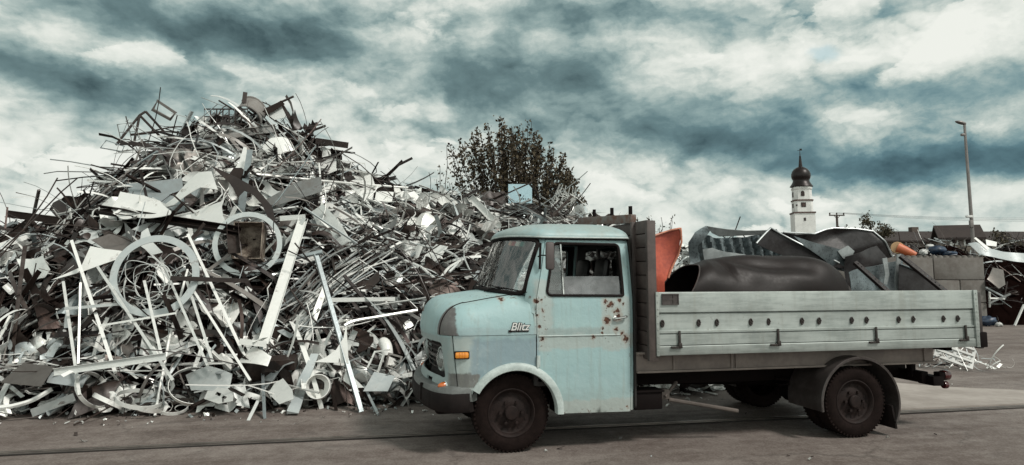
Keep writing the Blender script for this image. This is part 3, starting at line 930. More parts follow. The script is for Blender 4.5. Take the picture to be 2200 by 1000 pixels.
# ---- windscreen
def ws(x, w_):
    """x in -1..1 across, w_ 0 bottom .. 1 top"""
    a = abs(x)
    ds = .29 * a ** 2.7
    sb, zb = -.165 + ds * .98, 1.505 - .045 * a ** 2
    st, zt = .045 + ds * .82, 2.035 - .055 * a ** 2
    tb, tt = .835 * x, .80 * x
    bul = math.sin(math.pi * w_) * .012
    return (sb + (st - sb) * w_ - bul, W / 2 + tb + (tt - tb) * w_, zb + (zt - zb) * w_)
wso = round_loop([(-1, 0), (1, 0), (1, 1), (-1, 1)], [.11, .11, .09, .09], 6)
mb = MB(); panel(mb, wso, (), ws, .006, .05, .08, flip=True)
wsh = mb.build('windscreen', M_glass, truck)
MB().tube([ws(a, b) for a, b in dens_loop(wso, .05)], .022, 8, close=True).build('windscreen_seal', M_black, wsh)
for x0 in (-.42, .38):
    b0 = Vector(ws(x0, -.03)) + Vector((-.03, 0, .0)); b1 = Vector(ws(x0 - .30, .08)) + Vector((-.022, 0, 0)); b2 = Vector(ws(x0 - .62, .05)) + Vector((-.02, 0, 0))
    MB().tube([b0, (b0 + b1) / 2 + Vector((-.01, 0, .01)), b1], .006, 6).tube([(b1 + (b1 - b2) * .5), b1, b2], .005, 6).build('wiper', M_black, wsh)
for x0, c in ((.62, (.35, .05, .04)), (.70, (.6, .6, .55)), (.78, (.02, .15, .12)), (.55, (.45, .22, .12))):
    s_ = MB(); panel(s_, [(x0 - .03, .86), (x0 + .03, .86), (x0 + .03, .94), (x0 - .03, .94)], (), lambda a, b: tuple(Vector(ws(-a, b)) + Vector((.008, 0, 0))), .001, .1, 0, flip=True)
    s_.build('windscreen_sticker', simple("sticker_paper", c, .6, 0, .2, 20, 0), wsh)

# ---- mirror
mb = MB(); mb.box((.308, -.155, 1.822), (.085, .03, .26), bev=.02); mir = mb.build('wing_mirror', M_mirror, truck, 40)
MB().tube([(.25, .05, 1.82), (.25, -.06, 1.83), (.300, -.135, 1.825)], .007, 6).tube([(.262, .04, 1.70), (.272, .045, 1.95)], .012, 6).build('mirror_arm', M_black, mir)
mb = MB(); mb.box((.308, W + .155, 1.822), (.085, .03, .26), bev=.02); mir = mb.build('wing_mirror', M_mirror, truck, 40)
MB().tube([(.25, W - .05, 1.82), (.300, W + .135, 1.825)], .007, 6).build('mirror_arm', M_black, mir)

# ---- badge
cu = bpy.data.curves.new('badge', 'FONT'); cu.body = 'Blitz'; cu.size = .100; cu.extrude = .004; cu.bevel_depth = .0006; cu.shear = .30; cu.offset = .0008; cu.space_character = 1.0
tmp = bpy.data.objects.new('badge_curve', cu); col.objects.link(tmp)
bpy.context.view_layer.update()
me = bpy.data.meshes.new_from_object(tmp.evaluated_get(bpy.context.evaluated_depsgraph_get()))
bpy.data.objects.remove(tmp)
me.materials.clear(); me.materials.append(M_badge)
bd = bpy.data.objects.new('badge', me); col.objects.link(bd); bd.parent = truck
bd.location = (-.035, -.006, 1.132); bd.rotation_euler = (RAD(90), 0, 0)
bd['label'] = 'chrome script badge reading Blitz on the fender'
cu.offset = .0055; cu.extrude = .002; cu.bevel_depth = 0
tmp = bpy.data.objects.new('badge_curve', cu); col.objects.link(tmp); bpy.context.view_layer.update()
me2 = bpy.data.meshes.new_from_object(tmp.evaluated_get(bpy.context.evaluated_depsgraph_get())); bpy.data.objects.remove(tmp)
me2.materials.clear(); me2.materials.append(M_black)
bk = bpy.data.objects.new('badge_backing', me2); col.objects.link(bk); bk.parent = bd; bk.location = (0, 0, -.0045)
MB().box((.05, -.004, 1.122), (.185, .008, .010), bev=.002).box((-.037, -.004, 1.124), (.03, .010, .02)).build('badge_bar', M_black, bd).matrix_parent_inverse = Matrix.Translation(Vector((0, 0, 0)))
bb = [c for c in bd.children if c.name.startswith('badge_bar')][0]; bb.rotation_euler = (RAD(-90), 0, 0); bb.location = (.035, -.006, 1.132); bb.location = Matrix.Rotation(RAD(-90), 3, 'X') @ Vector((.035, .006, -1.132))

# ---- wheels
def wheel(name_c, S, T0, z, r, w_, out=-1, dual=False):
    root = bpy.data.objects.new('wheel', None); root.empty_display_size = .1; col.objects.link(root); root.parent = truck
    root.location = (S, T0, z)
    def tyre(y):
        pr = [(.60 * r, -.36), (.66 * r, -.44), (.78 * r, -.50), (.90 * r, -.47), (.955 * r, -.40), (.985 * r, -.36), (1.0 * r, -.2), (1.0 * r, .2), (.985 * r, .36), (.955 * r, .40), (.90 * r, .47), (.78 * r, .50), (.66 * r, .44), (.60 * r, .36)]
        mb = MB(); mb.lathe([(a, b * w_ + y) for a, b in pr], (0, 0, 0), 'y', 56, cap=False)
        # tread grooves and blocks
        for k in range(56):
            a = 2 * math.pi * k / 56
            for yy in (-.36, .36):
                c = (r * .968 * math.cos(a), yy * w_ + y, r * .968 * math.sin(a))
                mb.box(c, (.018, w_ * .15, .020), rot=rotm(0, -a + math.pi / 2, 0))
        return mb.build('tyre', M_tyre, root, 40)
    tyre(0)
    if dual: tyre(-out * (w_ + .035))
    o = out * w_
    mb = MB(); mb.lathe([(.60 * r, o * .37), (.625 * r, o * .42), (.60 * r, o * .43), (.55 * r, o * .36), (.53 * r, o * .22), (.46 * r, o * .15), (.40 * r, o * .17), (.30 * r, o * .26), (.22 * r, o * .28), (.0, o * .28)], (0, 0, 0), 'y', 40, cap=False)
    for k in range(10):
        a = 2 * math.pi * k / 10
        mb.lathe([(.028, o * .1), (.028, o * .185), (.0, o * .186)], (.47 * r * math.cos(a + .3), 0, .47 * r * math.sin(a + .3)), 'y', 8, cap=False)
    mb.build('rim', M_rim, root, 40)
    mb = MB(); mb.lathe([(.19 * r, o * .26), (.19 * r, o * .42), (.16 * r, o * .48), (.07 * r, o * .50), (.0, o * .50)], (0, 0, 0), 'y', 20, cap=False)
    for k in range(6):
        a = 2 * math.pi * k / 6
        mb.lathe([(.016, o * .26), (.016, o * .40), (.0, o * .41)], (.29 * r * math.cos(a), 0, .29 * r * math.sin(a)), 'y', 6, cap=False)
    mb.build('hub', M_rim, root, 40)
    return root
wheel('f', 0, .18, .362, .362, .20, -1)
wheel('f', 0, W - .18, .362, .362, .20, 1)
wheel('r', 3.57, -.005, .352, .355, .19, -1, True)
wheel('r', 3.57, W + .005, .352, .355, .19, 1, True)

# ---- chassis
ch = MB()
for y0 in (.50, W - .50): ch.box((2.2, y0, .60), (5.0, .08, .18), bev=.01)
for s_ in (.1, 1.4, 2.4, 3.1, 4.0, 4.55): ch.box((s_, W / 2, .60), (.08, W - 1.0, .14))
ch.tube([(0, .2, .36), (0, W - .2, .36)], .05, 10).tube([(3.57, .1, .355), (3.57, W - .1, .355)], .07, 12)
ch.lathe([(.05, -.18), (.17, -.1), (.19, 0), (.17, .1), (.05, .18)], (3.57, W / 2, .37), 'x', 18)
ch.tube([(.9, W / 2, .52), (3.4, W / 2, .42)], .045, 10)
ch.box((.35, W / 2, .55), (.9, .5, .4), bev=.06)
for y0 in (.42, W - .42):
    for k in range(5): ch.box((3.57, y0, .47 + k * .012), (1.1 - k * .18, .07, .011), rot=None)
    ch.tube([(3.0, y0, .54), (3.57, y0, .43), (4.15, y0, .54)], .02, 6)
ch.box((2.05, 1.55, .52), (.8, .34, .34), bev=.05)
chassis = ch.build('chassis', M_chas, truck, 40)
MB().box((1.36, .16, .425), (.30, .20, .17), bev=.015).box((1.36, .16, .515), (.33, .23, .018), bev=.004).build('battery_box', M_chas, truck, 40)
MB().box((1.56, .16, .47), (.10, .10, .10), bev=.01).tube([(1.55, .1, .45), (1.75, .25, .56)], .018, 6).tube([(1.60, .12, .42), (2.33, .08, .285)], .020, 8).build('side_strut', M_strut, truck, 40)

# ---- cargo bed
def alu_mat():
    m, nt, b = new_mat("scuffed_aluminium")
    P = objco(nt); S, T, Z = sep(nt, P)
    n1 = noise(nt, P, 3, 6, .65); n2 = noise(nt, vec(nt, S * 3, T * 3, Z * 30), 1.2, 6, .65); n3 = noise(nt, P, 26, 5, .65)
    st = noise(nt, vec(nt, S * 14, T * 10, Z * 1.1), 1.0, 5, .6)
    c = mix(nt, (n1 * .55 + n2 * .45).sm(.36, .62), (.235, .26, .245), (.36, .39, .37))
    c = mix(nt, st.sm(.52, .72) * .38, c, (.25, .255, .225))
    c = mix(nt, n3.sm(.63, .74) * n1.sm(.42, .62) * .7, c, (.15, .14, .125))
    scr = noise(nt, vec(nt, S * 9 + Z * 8, T, Z * 9 - S * 6), 3.0, 3, .7, 1.5).sm(.64, .70)
    c = mix(nt, scr * .35, c, (.5, .53, .5))
    nt.links.new(c.k, b.inputs['Base Color'])
    b.inputs['Metallic'].default_value = .35
    nt.links.new(((n3 - .5) * .3 + .5).k, b.inputs['Roughness'])
    bump(nt, b, n1 + n3 * .2, .12, .008)
    return m
M_alu = alu_mat()
BT, S0, S1 = -.15, 1.365, 5.09
bed = bpy.data.objects.new('cargo_bed', None); bed.empty_display_size = .1; col.objects.link(bed); bed.parent = truck
mb = MB()
mb.box(((S0 + 5.05) / 2, W / 2, .925), (5.05 - S0, W + .24, .05), bev=.006)
mb.build('bed_floor', M_beam, bed)
def side_profile():
    # (offset outward, z): bottom rail, narrow board, shadow groove, boards, top edge
    return [(-.03, .882), (.012, .882), (.016, .890), (.016, .962), (.010, .968), (-.018, .9695), (-.018, .9755), (.008, .977), (.008, 1.078), (-.018, 1.0805), (-.018, 1.0875), (.010, 1.090), (.010, 1.108),
            (-.004, 1.112), (-.006, 1.120), (-.006, 1.272), (-.034, 1.277), (-.034, 1.286), (.010, 1.288), (.010, 1.470), (.006, 1.480), (-.034, 1.480), (-.034, 1.40)]
def drop_side(near):
    pr = side_profile()
    P = []
    for s_ in np.linspace(S0, S1 - .02, 40):
        dent = .004 * math.sin(s_ * 3.1) + .003 * math.sin(s_ * 7.3 + 1)
        P.append([(s_, (BT - o - dent * (1 if .99 < z < 1.46 else 0)) if near else (W - BT + o), z) for o, z in pr])
    mb = MB(); mb.grid(P, flip=not near, closev=True)
    mb.add(P[0], [tuple(range(len(pr)))]); mb.add(P[-1], [tuple(reversed(range(len(pr))))])
    return mb.build('drop_side', M_alu, bed, 30)
ns = drop_side(True); fs_ = drop_side(False)
ns['label'] = 'near drop side of three ribbed aluminium boards'
# end caps of the near side, with rivets
for s_, w_ in ((S0 + .002, .032), (S1 - .03, .05)):
    mb = MB(); mb.box((s_, BT - .012, 1.18), (w_, .03, .605), bev=.004)
    for z in np.linspace(.93, 1.45, 9): mb.lathe([(.007, .0), (.006, -.004), (0, -.005)], (s_, BT - .027, z), 'y', 8, cap=False)
    mb.build('end_cap', M_alu, ns, 30)
# oval lashing hooks in pairs
pxs = [1423, 1501, 1540, 1613, 1651, 1723, 1760, 1830, 1862, 1931, 1962, 2027, 2058]
def bedS(px):
    d = (at(px, 690, 1.0) - Vector((0, 0, EYE))); e = Vector((math.cos(TRUCK_A), math.sin(TRUCK_A), 0)); n = Vector((-math.sin(TRUCK_A), math.cos(TRUCK_A), 0))
    k = (BT - (Vector((0, 0, EYE)) - TRUCK_O).dot(n)) / d.dot(n)
    return (Vector((0, 0, EYE)) + d * k - TRUCK_O).dot(e)
for px in pxs:
    s_ = bedS(px)
    mb = MB(); mb.lathe([(.0, -.001), (.024, -.001), (.026, -.006), (.020, -.012), (.014, -.006), (.0, -.004)], (0, 0, 0), 'y', 16, cap=False)
    a = np.array(mb.v); a[:, 0] *= .85; a[:, 2] *= 1.45; mb.v = [tuple(p) for p in a]
    mb.tube([(-.010, -.004, .018), (-.012, -.022, .004), (.0, -.028, -.008), (.012, -.022, .004), (.010, -.004, .018)], .005, 6)
    mb.build('lashing_hook', M_dkfit, ns, 40, loc=(s_, BT + .004, 1.182))
# latches
for px in (1457, 1668, 1878, 2070):
    s_ = bedS(px)
    mb = MB(); mb.box((0, -.014, .055), (.022, .014, .145), bev=.003); mb.box((-.035, -.020, -.028), (.115, .022, .020), bev=.004); mb.box((.0, -.022, -.012), (.036, .026, .05), bev=.006)
    mb.build('latch', M_dkfit, ns, 40, loc=(s_, BT - .008, .985))
# vent plate near the front top corner
mb = MB(); mb.box((0, -.002, 0), (.175, .006, .105)); mb.box((0, -.007, .047), (.175, .008, .010)); mb.box((0, -.007, -.047), (.175, .008, .010)); mb.box((-.03, -.007, .0), (.115, .006, .012)); mb.box((.03, -.008, .0), (.008, .008, .09)); mb.box((-.083, -.007, 0), (.008, .008, .1)); mb.box((.083, -.007, 0), (.008, .008, .1))
mb.build('data_plate', M_mudg, ns, 30, loc=(1.505, BT - .012, 1.412))
# corner posts, tailgate, far post
mb = MB(); mb.box((S1 + .02, BT + .02, 1.16), (.055, .07, .60), bev=.006); mb.build('corner_post', M_mudg, bed)
mb = MB(); mb.box((S1 + .035, BT + .015, .955), (.10, .09, .16), bev=.01); mb.build('corner_bracket', M_chas, bed)
mb = MB(); mb.box((S1 + .02, W - BT - .02, 1.16), (.055, .07, .60), bev=.006); mb.build('corner_post', M_mudg, bed)
mb = MB(); mb.box((S1 + .01, W / 2, 1.17), (.03, W + .2, .56), bev=.004); mb.build('tailgate', M_alu, bed)
# headboard: planks on a steel frame, rusty rail on top
hbS = 1.325
hb = MB(); hb.box((hbS + .045, W / 2, 1.5), (.02, W + .24, 1.34))
hbo = hb.build('headboard', M_brown, bed)
for k in range(10):
    MB().box((hbS, W / 2, .90 + k * .135), (.045, W + .24 - .05, .128), bev=.006).build('headboard_plank', M_brown, hbo)
for y0 in (BT + .012, .20, W / 2, W - .20, W - BT - .012):
    MB().box((hbS - .035 if .1 < y0 < 1.8 else hbS, y0, 1.50), (.05, .045, 1.36) if .1 < y0 < 1.8 else (.09, .05, 1.34), bev=.006).build('headboard_post', M_brown, hbo)
mb = MB(); mb.box((hbS - .03, 1.04, 2.262), (.06, 1.70, .092), rot=rotm(RAD(3.4), 0, 0), bev=.008); rk = mb.build('top_rail', M_rack, hbo)
for y0 in (.27, .79, 1.36):
    zc = 2.262 + (y0 - 1.04) * .0595 + .07
    mb = MB()
    for dy in (-.012, .012): mb.box((hbS - .03, y0 + dy, zc), (.03, .008, .11))
    mb.box((hbS - .03, y0, zc + .058), (.03, .032, .010)); mb.build('rail_prong', M_chas, rk)
mb = MB(); mb.box((hbS - .05, 1.55, 2.24), (.05, .5, .05), bev=.008); mb.build('rail_brace', M_rack, rk)
# side member under the bed
mb = MB(); mb.box((2.95, .06, .795), (3.45, .05, .185), bev=.01); mb.box((2.95, .03, .708), (3.45, .07, .02), bev=.004); mb.box((2.95, .03, .886), (3.45, .07, .02), bev=.004)
for s_ in (1.62, 2.25, 2.3, 4.55): mb.box((s_, .028, .797), (.02, .02, .16))
mb.build('side_member', M_beam, bed, 30)
mb = MB(); mb.box((2.95, W - .06, .795), (3.45, .05, .185), bev=.01); mb.build('side_member', M_beam, bed, 30)
mb = MB()
for s_ in np.linspace(1.5, 4.9, 8): mb.box((s_, W / 2, .86), (.07, W - .1, .08))
mb.build('cross_member', M_chas, bed, None)

# ---- rear mudguards
for fl in (False, True):
    P = []
    c = (3.59, .345)
    for a in np.linspace(RAD(188), RAD(-26), 44):
        r = .455
        s_, z_ = c[0] + r * math.cos(a), c[1] + r * math.sin(a) * 1.0
        row = []
        for dr, y0 in ((-.012, -.155), (.008, -.157), (.014, -.148), (.006, -.13), (.010, .05), (.010, .40), (-.004, .40), (-.006, .0), (-.012, -.13)):
            y = y0 if not fl else W - y0
            row.append((c[0] + (r + dr) * math.cos(a), y, c[1] + (r + dr) * math.sin(a)))
        P.append(row)
    mb = MB(); mb.grid(P, flip=fl, closev=True)
    mb.add(P[0], [tuple(range(9))]); mb.add(P[-1], [tuple(reversed(range(9)))])
    mg = mb.build('rear_mudguard', M_mudg, truck, 45)
    y = (.12 if not fl else W - .12)
    MB().box((3.98 + .01, y, .19), (.02, .5, .24), rot=rotm(0, RAD(-10), 0)).build('mud_flap', M_black, mg)
# ---- tail end
mb = MB(); mb.box((4.62, .30, .70), (.06, .08, .36), bev=.008); mb.box((4.66, W / 2, .53), (.09, W - .3, .12), bev=.01); mb.box((4.62, W - .30, .70), (.06, .08, .36), bev=.008)
mb.box((4.74, .16, .50), (.14, .22, .10), bev=.01)
rb = mb.build('rear_crossbar', M_chas, truck)
for y0 in (.10, W - .10):
    mb = MB(); mb.lathe([(.052, -.03), (.056, -.02), (.056, .04), (.045, .055), (.0, .06)], (0, 0, 0), 'x', 20)
    tl = mb.build('tail_lamp', M_red, truck, 40, loc=(4.86, y0, .555))
    MB().box((-.05, 0, -.005), (.10, .09, .085), bev=.01).build('lamp_bracket', M_chas, tl)
    mb = MB(); mb.lathe([(.038, -.02), (.04, -.01), (.04, .02), (.03, .03), (.0, .032)], (0, 0, 0), 'x', 18)
    mb.build('reflector', M_red, truck, 40, loc=(4.86, y0, .45))
    MB().tube([(4.86, y0, .46), (4.80, y0, .51)], .01, 6).build('reflector_stem', M_chas, tl).matrix_parent_inverse = Matrix.Translation((-4.86, -y0, -.555))

# ================================================================== scrap heap
def scrap_mat():
    m, nt, b = new_mat("scrap_metal")
    at_ = nt.nodes.new('ShaderNodeAttribute'); at_.attribute_name = 'tone'
    t = E(nt, at_.outputs['Fac'])
    P = objco(nt)
    n1 = noise(nt, P, 4.5, 5, .65); n2 = noise(nt, P, 24, 4, .65)
    tt = t + (n1 - .5) * .16 + (n2 - .5) * .07
    c = ramp(nt, tt, [(0.0, (.007, .0035, .003)), (.2, (.036, .024, .020)), (.4, (.21, .195, .18)), (.55, (.33, .375, .385)), (.75, (.60, .61, .585)), (1.0, (.84, .835, .80))])
    rust = n1.sm(.56, .70) * n2.sm(.40, .62)
    c = mix(nt, rust * .6, c, (.085, .05, .036))
    nt.links.new(c.k, b.inputs['Base Color'])
    nt.links.new(((t * 61.0)._m('SINE').sm(-.2, .6) * .65 + .08).k, b.inputs['Metallic'])
    nt.links.new(((n2 - .5) * .35 + .42 + rust * .25).k, b.inputs['Roughness'])
    bump(nt, b, n1 * 1.5 + n2 * .2, .18, .02)
    return m
M_scrap = scrap_mat()

HX = np.array([-14, -12, -9.5, -8.2, -7.3, -6.6, -5.9, -5.2, -4.2, -3.2, -1.96, -.2, 1.2, 2.2, 4.4, 6.5, 7.6])
HZc = np.array([1.7, 1.9, 2.2, 2.4, 2.9, 4.0, 4.6, 4.8, 4.45, 3.75, 3.35, 3.25, 3.05, 2.85, 2.25, .9, .0])
HYc = np.array([11, 11, 11, 11.3, 12, 12.6, 13.2, 13.5, 13.8, 14.1, 14.5, 15.4, 16, 16.5, 17, 17.5, 17.5])
HYb = np.array([8.2, 8.25, 8.3, 8.32, 8.35, 8.4, 8.4, 8.45, 8.55, 8.75, 9.05, 9.4, 9.75, 9.95, 11.2, 13.5, 17])
def HH(x, y):
    x = np.asarray(x, float); y = np.asarray(y, float)
    zc, yc, yb = np.interp(x, HX, HZc), np.interp(x, HX, HYc), np.interp(x, HX, HYb)
    f = np.clip((y - yb) / (yc - yb), 0, 1)
    back = np.clip((y - yc) / 5.0, 0, 1)
    z = zc * f ** .78 * (1 - back) ** 1.2
    z = z + f * (1 - f) * 2.2 * (.16 * np.sin(x * 2.1 + y * 1.3) + .13 * np.sin(x * 3.7 - y * 2.3 + 1) + .07 * np.sin(x * 6.1 + y * 5.2))
    return np.maximum(z, 0)
def Hn(x, y):
    e = .12
    gx = (HH(x + e, y) - HH(x - e, y)) / (2 * e); gy = (HH(x, y + e) - HH(x, y - e)) / (2 * e)
    return Vector((-float(gx), -float(gy), 1)).normalized()
def hp(px, py, lift=.15):
    """point of the heap's surface seen at a photo pixel, raised towards the viewer"""
    o = Vector((0, 0, EYE)); d = at(px, py, 1.0) - o
    k = 8.0
    while k < 18.5:
        p = o + d * k
        if p.z <= float(HH(p.x, p.y)) + .02: return o + d * (k - lift)
        k += .03
    x_ = d.x * 13; y_ = float(np.interp(x_, HX, HYc)); x_ = d.x * y_; y_ = float(np.interp(x_, HX, HYc))
    return o + d * (y_ - lift)

# packed core, coloured near-black to paint the shade in the gaps
rng = np.random.default_rng(11)
random.seed(5)
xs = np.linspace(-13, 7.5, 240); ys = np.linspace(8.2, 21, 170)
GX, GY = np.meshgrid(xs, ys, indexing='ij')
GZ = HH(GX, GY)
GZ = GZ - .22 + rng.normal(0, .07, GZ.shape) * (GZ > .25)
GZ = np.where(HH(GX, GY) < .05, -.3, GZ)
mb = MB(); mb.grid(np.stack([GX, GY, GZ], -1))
M_core = simple('painted_gap_shade', (.007, .0035, .003), 1.0, 0, .4, 3, 0, spec=0.0)
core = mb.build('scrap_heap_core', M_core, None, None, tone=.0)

# ---- piece shapes: (vertices, faces), long axis x, flat side z
def sh_box(L, w, t):
    m = MB().box((0, 0, 0), (L, w, t)); return m
def sh_angle(L, w, t):
    return MB().add([(x, y, z) for x in (-L / 2, L / 2) for y, z in ((0, 0), (w, 0), (w, t), (t, t), (t, w), (0, w))],
                    [(5, 4, 3, 2, 1, 0), (6, 7, 8, 9, 10, 11)] + [(i, (i + 1) % 6, 6 + (i + 1) % 6, 6 + i) for i in range(6)])
def sh_channel(L, w, h, t):
    pr = [(-w / 2, h), (-w / 2, 0), (w / 2, 0), (w / 2, h), (w / 2 - t, h), (w / 2 - t, t), (-w / 2 + t, t), (-w / 2 + t, h)]
    return MB().add([(x, y, z) for x in (-L / 2, L / 2) for y, z in pr], [(3, 4, 5, 2), (5, 6, 1, 2), (6, 7, 0, 1), (10, 13, 12, 11), (10, 9, 14, 13), (9, 8, 15, 14)] + [(i, (i + 1) % 8, 8 + (i + 1) % 8, 8 + i) for i in range(8)])
def sh_ibeam(L, w, h, t):
    pr = [(-w / 2, 0), (w / 2, 0), (w / 2, t), (t / 2, t), (t / 2, h - t), (w / 2, h - t), (w / 2, h), (-w / 2, h), (-w / 2, h - t), (-t / 2, h - t), (-t / 2, t), (-w / 2, t)]
    n = 12
    return MB().add([(x, y, z) for x in (-L / 2, L / 2) for y, z in pr], [(0, 11, 10, 3, 2, 1), (3, 10, 9, 4), (4, 9, 8, 7, 6, 5), (12, 13, 14, 15, 22, 23), (15, 16, 21, 22), (16, 17, 18, 19, 20, 21)] + [(i, i + 12 if False else (i + 1) % n, n + (i + 1) % n, n + i) for i in range(n)])
def sh_strip(L, w, t, curv, twist, n=10):
    """flat strip bent in an arc and twisted"""
    P = []
    a = 0.0; x = z = 0.0
    ds = L / n
    for i in range(n + 1):
        tw = twist * (i / n - .5)
        cy, sy = math.cos(tw), math.sin(tw)
        tx, tz = math.cos(a), math.sin(a)
        row = []
        for yy, zz in ((-w / 2, -t / 2), (w / 2, -t / 2), (w / 2, t / 2), (-w / 2, t / 2)):
            y2, z2 = yy * cy - zz * sy, yy * sy + zz * cy
            row.append((x - tz * z2, y2, z + tx * z2))
        P.append(row)
        x += tx * ds; z += tz * ds; a += curv * ds
    m = MB(); m.grid(P, flip=True, closev=True); m.add(P[0], [(0, 1, 2, 3)]); m.add(P[-1], [(3, 2, 1, 0)])
    v = np.array(m.v); m.v = [tuple(p) for p in v - v.mean(0)]
    return m
def sh_wire(L, r, wob, n=12, k=4):
    p = Vector((0, 0, 0)); d = Vector((1, 0, 0)); pts = [p.copy()]
    ax = Vector((random.gauss(0, .3), random.gauss(0, .3), random.gauss(0, 1))) * wob
    for i in range(n):
        d = (d + ax.cross(d) * (L / n) + Vector((random.gauss(0, .05), random.gauss(0, .05), random.gauss(0, .05)))).normalized()
        p = p + d * (L / n); pts.append(p.copy())
    m = MB().tube(pts, r, k)
    v = np.array(m.v); m.v = [tuple(q) for q in v - v.mean(0)]
    return m
def sh_ring(R, w, t, n=26, ell=.85, gapk=0):
    P = []
    for i in range(n + (0 if not gapk else 1)):
        a = 2 * math.pi * i / n * (1 if not gapk else .82)
        c, s = math.cos(a), math.sin(a)
        P.append([((R - t) * c, (R - t) * s * ell, -w / 2), (R * c, R * s * ell, -w / 2), (R * c, R * s * ell, w / 2), ((R - t) * c, (R - t) * s * ell, w / 2)])
    return MB().grid(P, flip=True, closeu=not gapk, closev=True)
def sh_sheet(a, b, bend, crump, n=5, t=.004, skew=0.0):
    P = []
    ph = [random.uniform(0, 6.3) for _ in range(6)]
    cr = [random.uniform(-.12, .12) for _ in range(8)]
    top, bot = [], []
    for i in range(n + 1):
        r1, r2 = [], []
        for j in range(n + 1):
            u, v = i / n - .5, j / n - .5
            x = a * (u + cr[0] * v + cr[1] * u * v + skew * v); y = b * (v + cr[2] * u * 1.2 + cr[3] * u * v * 2)
            z = bend * (u * u - .08) * a + crump * (math.sin(u * 7 + ph[0] + v * 3) * .5 + math.sin(v * 9 + ph[1] - u * 4) * .5) + cr[4] * a * max(0, v - .2)
            r1.append((x, y, z)); r2.append((x, y, z - t))
        top.append(r1); bot.append(r2)
    m = MB(); m.grid(top); m.grid(bot, flip=True)
    N = n + 1; o = N * N
    ring = [i * N for i in range(N)] + [(N - 1) * N + j for j in range(1, N)] + [i * N + N - 1 for i in range(N - 2, -1, -1)] + [j for j in range(N - 2, 0, -1)]
    for k in range(len(ring)):
        p, q = ring[k], ring[(k + 1) % len(ring)]
        m.f.append((p, q, q + o, p + o))
    return m
def sh_offcut(a, b, bend):
    """sheet with round bites cut out of it, the waste of plate cutting"""
    kind = random.randrange(3)
    if kind == 0:      # concave triangle
        pts = [(-a / 2, -b / 2)] + [(-a / 2 + a * t, -b / 2 + b * (t ** 2.6)) for t in np.linspace(.08, 1, 9)] + [(a / 2 * .92, b / 2), (a / 2, -b / 2)]
        pts = pts[:1] + pts[1:]
    elif kind == 1:    # star between four bites
        pts = []
        for k in range(4):
            a0 = math.pi / 2 * k + .78
            c0, c1 = (a / 2 * math.cos(a0) * 1.35, b / 2 * math.sin(a0) * 1.35), (a / 2 * math.cos(a0 + 1.571) * 1.35, b / 2 * math.sin(a0 + 1.571) * 1.35)
            for t in np.linspace(0, .92, 7):
                f = 1 - .62 * math.sin(math.pi * t)
                pts.append(((c0[0] * (1 - t) + c1[0] * t) * f, (c0[1] * (1 - t) + c1[1] * t) * f))
    else:              # crescent
        pts = [(a / 2 * math.cos(t), b * .6 * math.sin(t)) for t in np.linspace(.1, 3.04, 11)] + [(a / 2.3 * math.cos(t), b * .30 * math.sin(t)) for t in np.linspace(2.95, .19, 9)]
    m = MB(); panel(m, pts, (), lambda x, y: (x, y, bend * (x * x - y * y * .6) / a), .005, a / 5, a / 4)
    return m

def lib(fn, n): return [fn() for _ in range(n)]
U_ = random.uniform
LIB = {
 'bar': lib(lambda: sh_box(U_(.7, 2.4), U_(.018, .04), U_(.015, .03)), 10),
 'angle': lib(lambda: sh_angle(U_(.6, 1.8), U_(.025, .055), .005), 10),
 'channel': lib(lambda: sh_channel(U_(.6, 1.5), U_(.05, .09), U_(.02, .045), .005), 8),
 'strip': lib(lambda: sh_strip(U_(.5, 2.0), U_(.018, .075), .003, U_(-1.5, 1.5), U_(-1.5, 1.5)), 34),
 'wire': lib(lambda: sh_wire(U_(.9, 3.2), U_(.004, .010), U_(.1, 2.0)), 44),
 'ring': lib(lambda: sh_ring(U_(.12, .34), U_(.015, .05), .005, 22, U_(.6, 1), random.random() < .5), 10),
 'sheet': lib(lambda: sh_sheet(U_(.22, .75), U_(.14, .5), U_(-1.8, 1.8), U_(.0, .11), 6, .004, U_(-.4, .4)), 44),
 'offcut': lib(lambda: sh_offcut(U_(.3, .75), U_(.25, .55), U_(-.9, .9)), 18),
 'flake': lib(lambda: sh_sheet(U_(.06, .2), U_(.04, .13), U_(-2.5, 2.5), U_(0, .04), 3), 20),
 'curl': lib(lambda: sh_strip(U_(.6, 1.5), U_(.008, .03), .003, U_(3, 9) * random.choice((-1, 1)), U_(-3, 3), 16), 22),
 'tube': lib(lambda: MB().tube([(-U_(.3, 1.1), 0, 0), (U_(.0, .1), U_(-.1, .1), U_(-.04, .04)), (U_(.3, 1.1), 0, 0)], U_(.012, .03), 7), 10),
}
LIBN = {k: [(np.array(m.v), m.f) for m in v] for k, v in LIB.items()}

def orient(n, spin, tilt, taz):
    """rotation matrix: local z near the surface normal, local x at an angle around it"""
    q = Vector((0, 0, 1)).rotation_difference(n)
    R_ = q.to_matrix() @ Matrix.Rotation(spin, 3, 'Z') @ Matrix.Rotation(tilt, 3, 'X' if taz < .5 else 'Y')
    return np.array(R_)

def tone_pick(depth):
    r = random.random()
    if depth < -.05: return U_(.0, .22) if r < .84 else U_(.3, .8)  # buried pieces take dark tones: gap shade put into the colour
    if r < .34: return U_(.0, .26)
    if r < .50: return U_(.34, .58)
    return U_(.62, 1.0)

